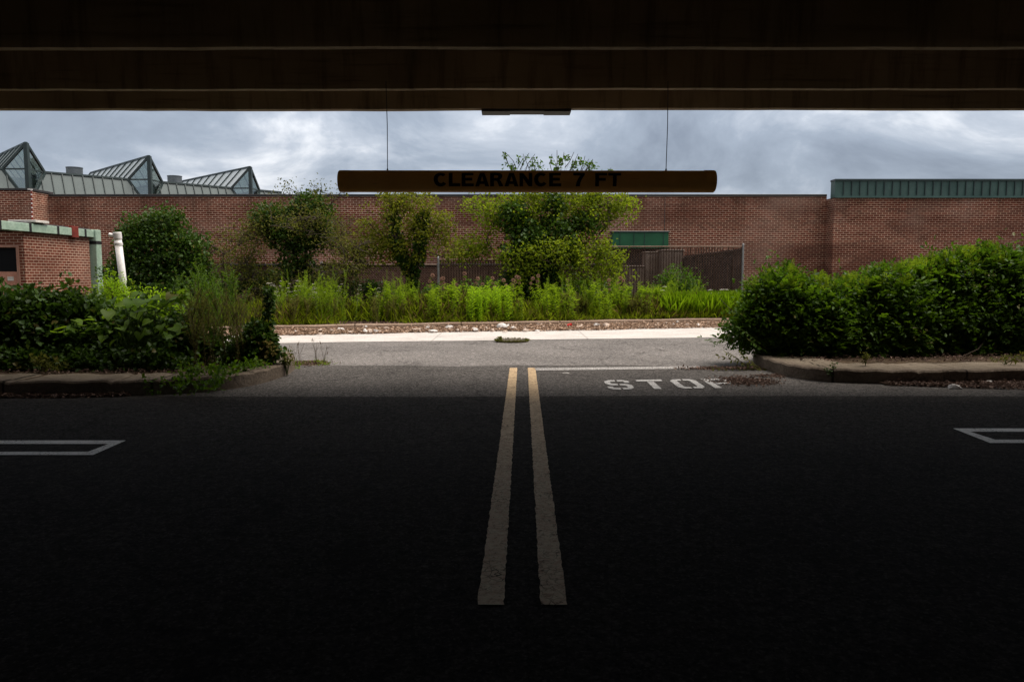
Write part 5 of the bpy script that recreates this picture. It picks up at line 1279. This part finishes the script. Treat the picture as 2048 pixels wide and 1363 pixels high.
# --- litter
def litter(label, P, Z, L, mat, name='leaf_litter', thick=0.03):
    n = len(P); pos = np.stack([P[:, 0], P[:, 1], Z + RNG.random(n) * thick], 1)
    V, F = leaf_arrays(pos, rnd(n) * np.array([1, 1, .25]), unit(np.array([0, 0, 1.0]) + rnd(n) * 0.45), L * RNG.uniform(.4, 1.4, n), L * RNG.uniform(.25, .7, n), 0.2, 0.2)
    tag(link_mesh(name, np_mesh(name, V, F), M[mat]), label, 'leaf litter', kind='stuff')
x = RNG.uniform(-11, 11, 22000); f = RNG.random(22000) ** 0.8; edge = 0.12 * np.sin(x * 1.1) + 0.06 * np.sin(x * 3.7); yk = kerb_line(x) - 0.02 - f * (kerb_line(x) - gutter_back(x) + edge * 0.8)
litter('brown leaf litter heaped against the far kerb', np.stack([x, yk], 1), 0.006 + 0.05 * (1 - f), 0.075, 'litter', thick=0.045)
x = RNG.uniform(-14, 12, 12000); yk = kerb_line(x) + 0.1 + RNG.random(12000) * 0.7
litter('dead leaves on the soil behind the far kerb', np.stack([x, yk], 1), 0.13, 0.06, 'litter_dark')
x = RNG.uniform(4.4, 9.5, 9000); yk = 8.86 + 0.03 * (x - 4.4) - RNG.random(9000) ** 1.4 * (0.12 + 0.42 * np.clip((x - 4.2) / 1.5, 0, 1))
litter('dark leaf litter along the foot of the right kerb', np.stack([x, yk], 1), 0.01, 0.05, 'litter_dark')
x = RNG.uniform(-9, -4.1, 5000); yk = 7.93 - RNG.random(5000) ** 1.3 * 0.16 * np.clip((-3.9 - x) / 0.8, 0.2, 1)
litter('dark leaf litter along the foot of the left kerb', np.stack([x, yk], 1), 0.01, 0.045, 'litter_dark')
g1_, g2_ = G(1500, 764), G(1440, 738)
pp = np.concatenate([rnd(900)[:, :2] * np.array([0.17, 0.16]) + np.array([g1_.x - 0.04, g1_.y]), rnd(800)[:, :2] * np.array([0.32, 0.06]) + np.array([g2_.x + 0.15, g2_.y]), rnd(500)[:, :2] * np.array([0.25, 0.07]) + np.array([G(1590, 752).x - 0.1, 9.45])])
pp = pp[pp[:, 0] < 3.44]
litter('dark leaf litter drifted over the stop lettering', pp, 0.014, 0.045, 'litter_dark', thick=0.012)
g1_ = G(615, 728); pp = rnd(700)[:, :2] * np.array([0.14, 0.12]) + np.array([g1_.x, g1_.y + .05])
litter('twiggy litter beyond the left kerb end', pp, 0.006, 0.05, 'litter_dark', thick=0.015)
n = 1200; pp = np.concatenate([np.stack([RNG.uniform(-8, -3.2, n), RNG.uniform(8.6, 9.6, n)], 1), np.stack([RNG.uniform(3.8, 9, n), RNG.uniform(9.75, 11, n)], 1)])
litter('dead leaves and twigs under the island shrubs', pp, ISL_H - 0.01, 0.05, 'litter_dark')

# --- stones and scraps
def rock(name, label, cat, g, sx_, sy_, sz_, mat, group=None, jag=0.25, sub=2):
    bm = bmesh.new(); bmesh.ops.create_icosphere(bm, subdivisions=sub, radius=1.0); ph = RNG.random(3) * 10
    for v in bm.verts:
        nz_ = mnoise.noise(v.co * 1.3 + Vector(ph)) + 0.5 * mnoise.noise(v.co * 3.1 + Vector(ph))
        v.co *= 1 + jag * nz_; v.co.x *= sx_; v.co.y *= sy_; v.co.z = max(v.co.z, -0.35) * sz_
    lo = min(v.co.z for v in bm.verts)
    for v in bm.verts: v.co.z -= lo + 0.004
    me = bpy.data.meshes.new(name); bm.to_mesh(me); bm.free(); me.materials.append(M[mat])
    o = bpy.data.objects.new(name, me); col.objects.link(o); o.location = g; o.rotation_euler = (0, 0, RNG.normal() * 0.3); return tag(o, label, cat, group)
LZ = 0.04
def Gl(px, py): return G(px, py, LZ)
rock('stone', 'largest white rounded chunk in the litter beyond the drain cover', 'stone', Gl(1004, 656), 0.135, 0.09, 0.10, 'stone', None, 0.3)
rock('stone', 'crumpled white chunk left of the largest one', 'stone', Gl(899, 657), 0.12, 0.07, 0.065, 'stone', None, 0.55)
rock('stone', 'flat white slab lying at the gutter edge left of the crumpled chunk', 'stone', Gl(866, 662), 0.11, 0.06, 0.03, 'stone', None, 0.3)
rock('stone', 'wedge shaped white chunk just right of the largest one', 'stone', Gl(1027, 657), 0.075, 0.05, 0.04, 'stone', None, 0.4)
rock('stone', 'jagged white chunk right of the red cup', 'stone', Gl(1193, 652), 0.10, 0.06, 0.055, 'stone', None, 0.6)
rock('stone', 'small upright white chunk beside the far kerb', 'stone', Gl(1177, 646), 0.05, 0.04, 0.07, 'stone', None, 0.5)
rock('stone', 'long tan splinter just right of the red cup', 'stone', Gl(1158, 654), 0.10, 0.035, 0.035, 'stone_warm', None, 0.4)
rock('stone', 'pale pinkish chunk farthest left in the gutter litter', 'stone', Gl(641, 663), 0.065, 0.05, 0.05, 'stone_warm', None, 0.4)
for (px, py, a, b, c, mt) in ((681, 662, .06, .05, .055, 'stone'), (728, 662, .10, .05, .03, 'stone_warm'), (862, 656, .06, .04, .035, 'stone_warm'), (930, 657, .07, .04, .03, 'stone_warm'), (947, 659, .045, .03, .03, 'stone'), (1051, 661, .055, .04, .03, 'stone_warm'), (1088, 655, .05, .035, .025, 'stone_warm'), (1128, 653, .06, .03, .025, 'stone_warm'),
                              (1213, 652, .09, .05, .04, 'stone_warm'), (1237, 651, .06, .03, .02, 'stone_warm'), (1330, 647, .10, .05, .025, 'stone'), (1350, 646, .06, .04, .03, 'stone'), (1392, 643, .055, .04, .045, 'stone'), (1416, 644, .065, .04, .03, 'stone'), (700, 664, .05, .03, .02, 'stone_warm'), (760, 663, .07, .03, .02, 'stone_warm'), (830, 660, .05, .03, .025, 'stone_warm'), (640, 668, .04, .03, .02, 'stone_warm'), (908, 652, .05, .04, .05, 'stone_warm'), (1075, 662, .04, .03, .02, 'stone'), (1010, 663, .05, .03, .02, 'stone_warm'), (985, 660, .035, .03, .025, 'stone_warm'), *[(float(q), 663.5 - (q - 600) * 0.019 + RNG.uniform(-4, 4), *RNG.uniform(0.018, 0.05, 3), 'stone_warm' if RNG.random() < 0.6 else 'stone') for q in RNG.uniform(570, 1430, 46)]):
    rock('concrete_chunk', 'small pale rubble fragment scattered in the far gutter litter', 'rubble', Gl(px, py), a * 1.3, b * 1.2, c * 1.3, mt, 'small rubble in the far gutter', 0.5, 2)
rock('stone', 'pale stone half hidden under the thicket on the left island', 'stone', G(428, 724, ISL_H), 0.17, 0.10, 0.09, 'stone_warm', None, 0.4)
rock('stone', 'rounded grey white stone in the litter at the right kerb', 'stone', G(1908, 778, 0.0), 0.07, 0.05, 0.05, 'stone', None, 0.3)
rock('stone', 'flat pale scrap lying on the litter at the right kerb', 'stone', G(1978, 764, 0.02), 0.075, 0.03, 0.02, 'stone', None, 0.3)
rock('stone', 'small low pale stone between the two at the right kerb', 'stone', G(1980, 777, 0.0), 0.06, 0.035, 0.025, 'stone_warm', None, 0.4)
rock('stone', 'tiny white scrap on the driveway just below the stop line', 'stone', G(1131, 745.5, 0.004), 0.05, 0.012, 0.008, 'stone', None, 0.3)
# red cup
g = Gl(1139, 654); cup = thing('paper_cup', 'crushed red cup lying in the far gutter litter', 'cup', tuple(g))
MB().tube([(g.x - 0.05, g.y, g.z + 0.04), (g.x + 0.05, g.y - 0.02, g.z + 0.055)], [0.032, 0.045], 14, False).build('wall', M['red'], cup)
MB().tube([(g.x + 0.046, g.y - 0.019, g.z + 0.0545), (g.x + 0.054, g.y - 0.021, g.z + 0.056)], [0.048, 0.048], 14, False).build('rim', M['red'], cup)
MB().tube([(g.x - 0.05, g.y, g.z + 0.04), (g.x - 0.046, g.y, g.z + 0.041)], [0.031, 0.0315], 14).build('base', M['red'], cup)
# drain cover in the gutter
g = G(1024, 682.5); dc = thing('drain_cover', 'round iron drain cover ringed with moss in the pale gutter', 'drain cover', tuple(g))
rd = 0.5 * (G(1057, 682).x - G(991, 682).x)
MB().tube([(g.x, g.y, 0.0), (g.x, g.y, 0.022), (g.x, g.y, 0.026)], [rd, rd, rd * 0.985], 40).build('frame', M['iron'], dc)
m = MB(); m.tube([(g.x, g.y, 0.026), (g.x, g.y, 0.034)], [rd * 0.86, rd * 0.85], 40)
m.build('lid', M['iron'], dc)
an = RNG.random(700) * 6.28; rr_ = rd * RNG.uniform(.9, 1.06, 700); pos = np.stack([g.x + np.cos(an) * rr_, g.y + np.sin(an) * rr_, np.full(700, 0.02)], 1)
leaf_obj('moss', [leaf_arrays(pos, rnd(700) * .5 + np.array([0, 0, 0.8]), rnd(700), RNG.uniform(.015, .05, 700), 0.012), tuft(np.array([[g.x - rd * .75, g.y - rd * .6, 0.04]]), np.array([[0, 0, 1.0]]), 30, 0.06, 0.03)], M['leaf_dull'], dc)
for o in list(bpy.data.objects):
    if o.type == 'EMPTY' and o.parent is None and not o.children: bpy.data.objects.remove(o)
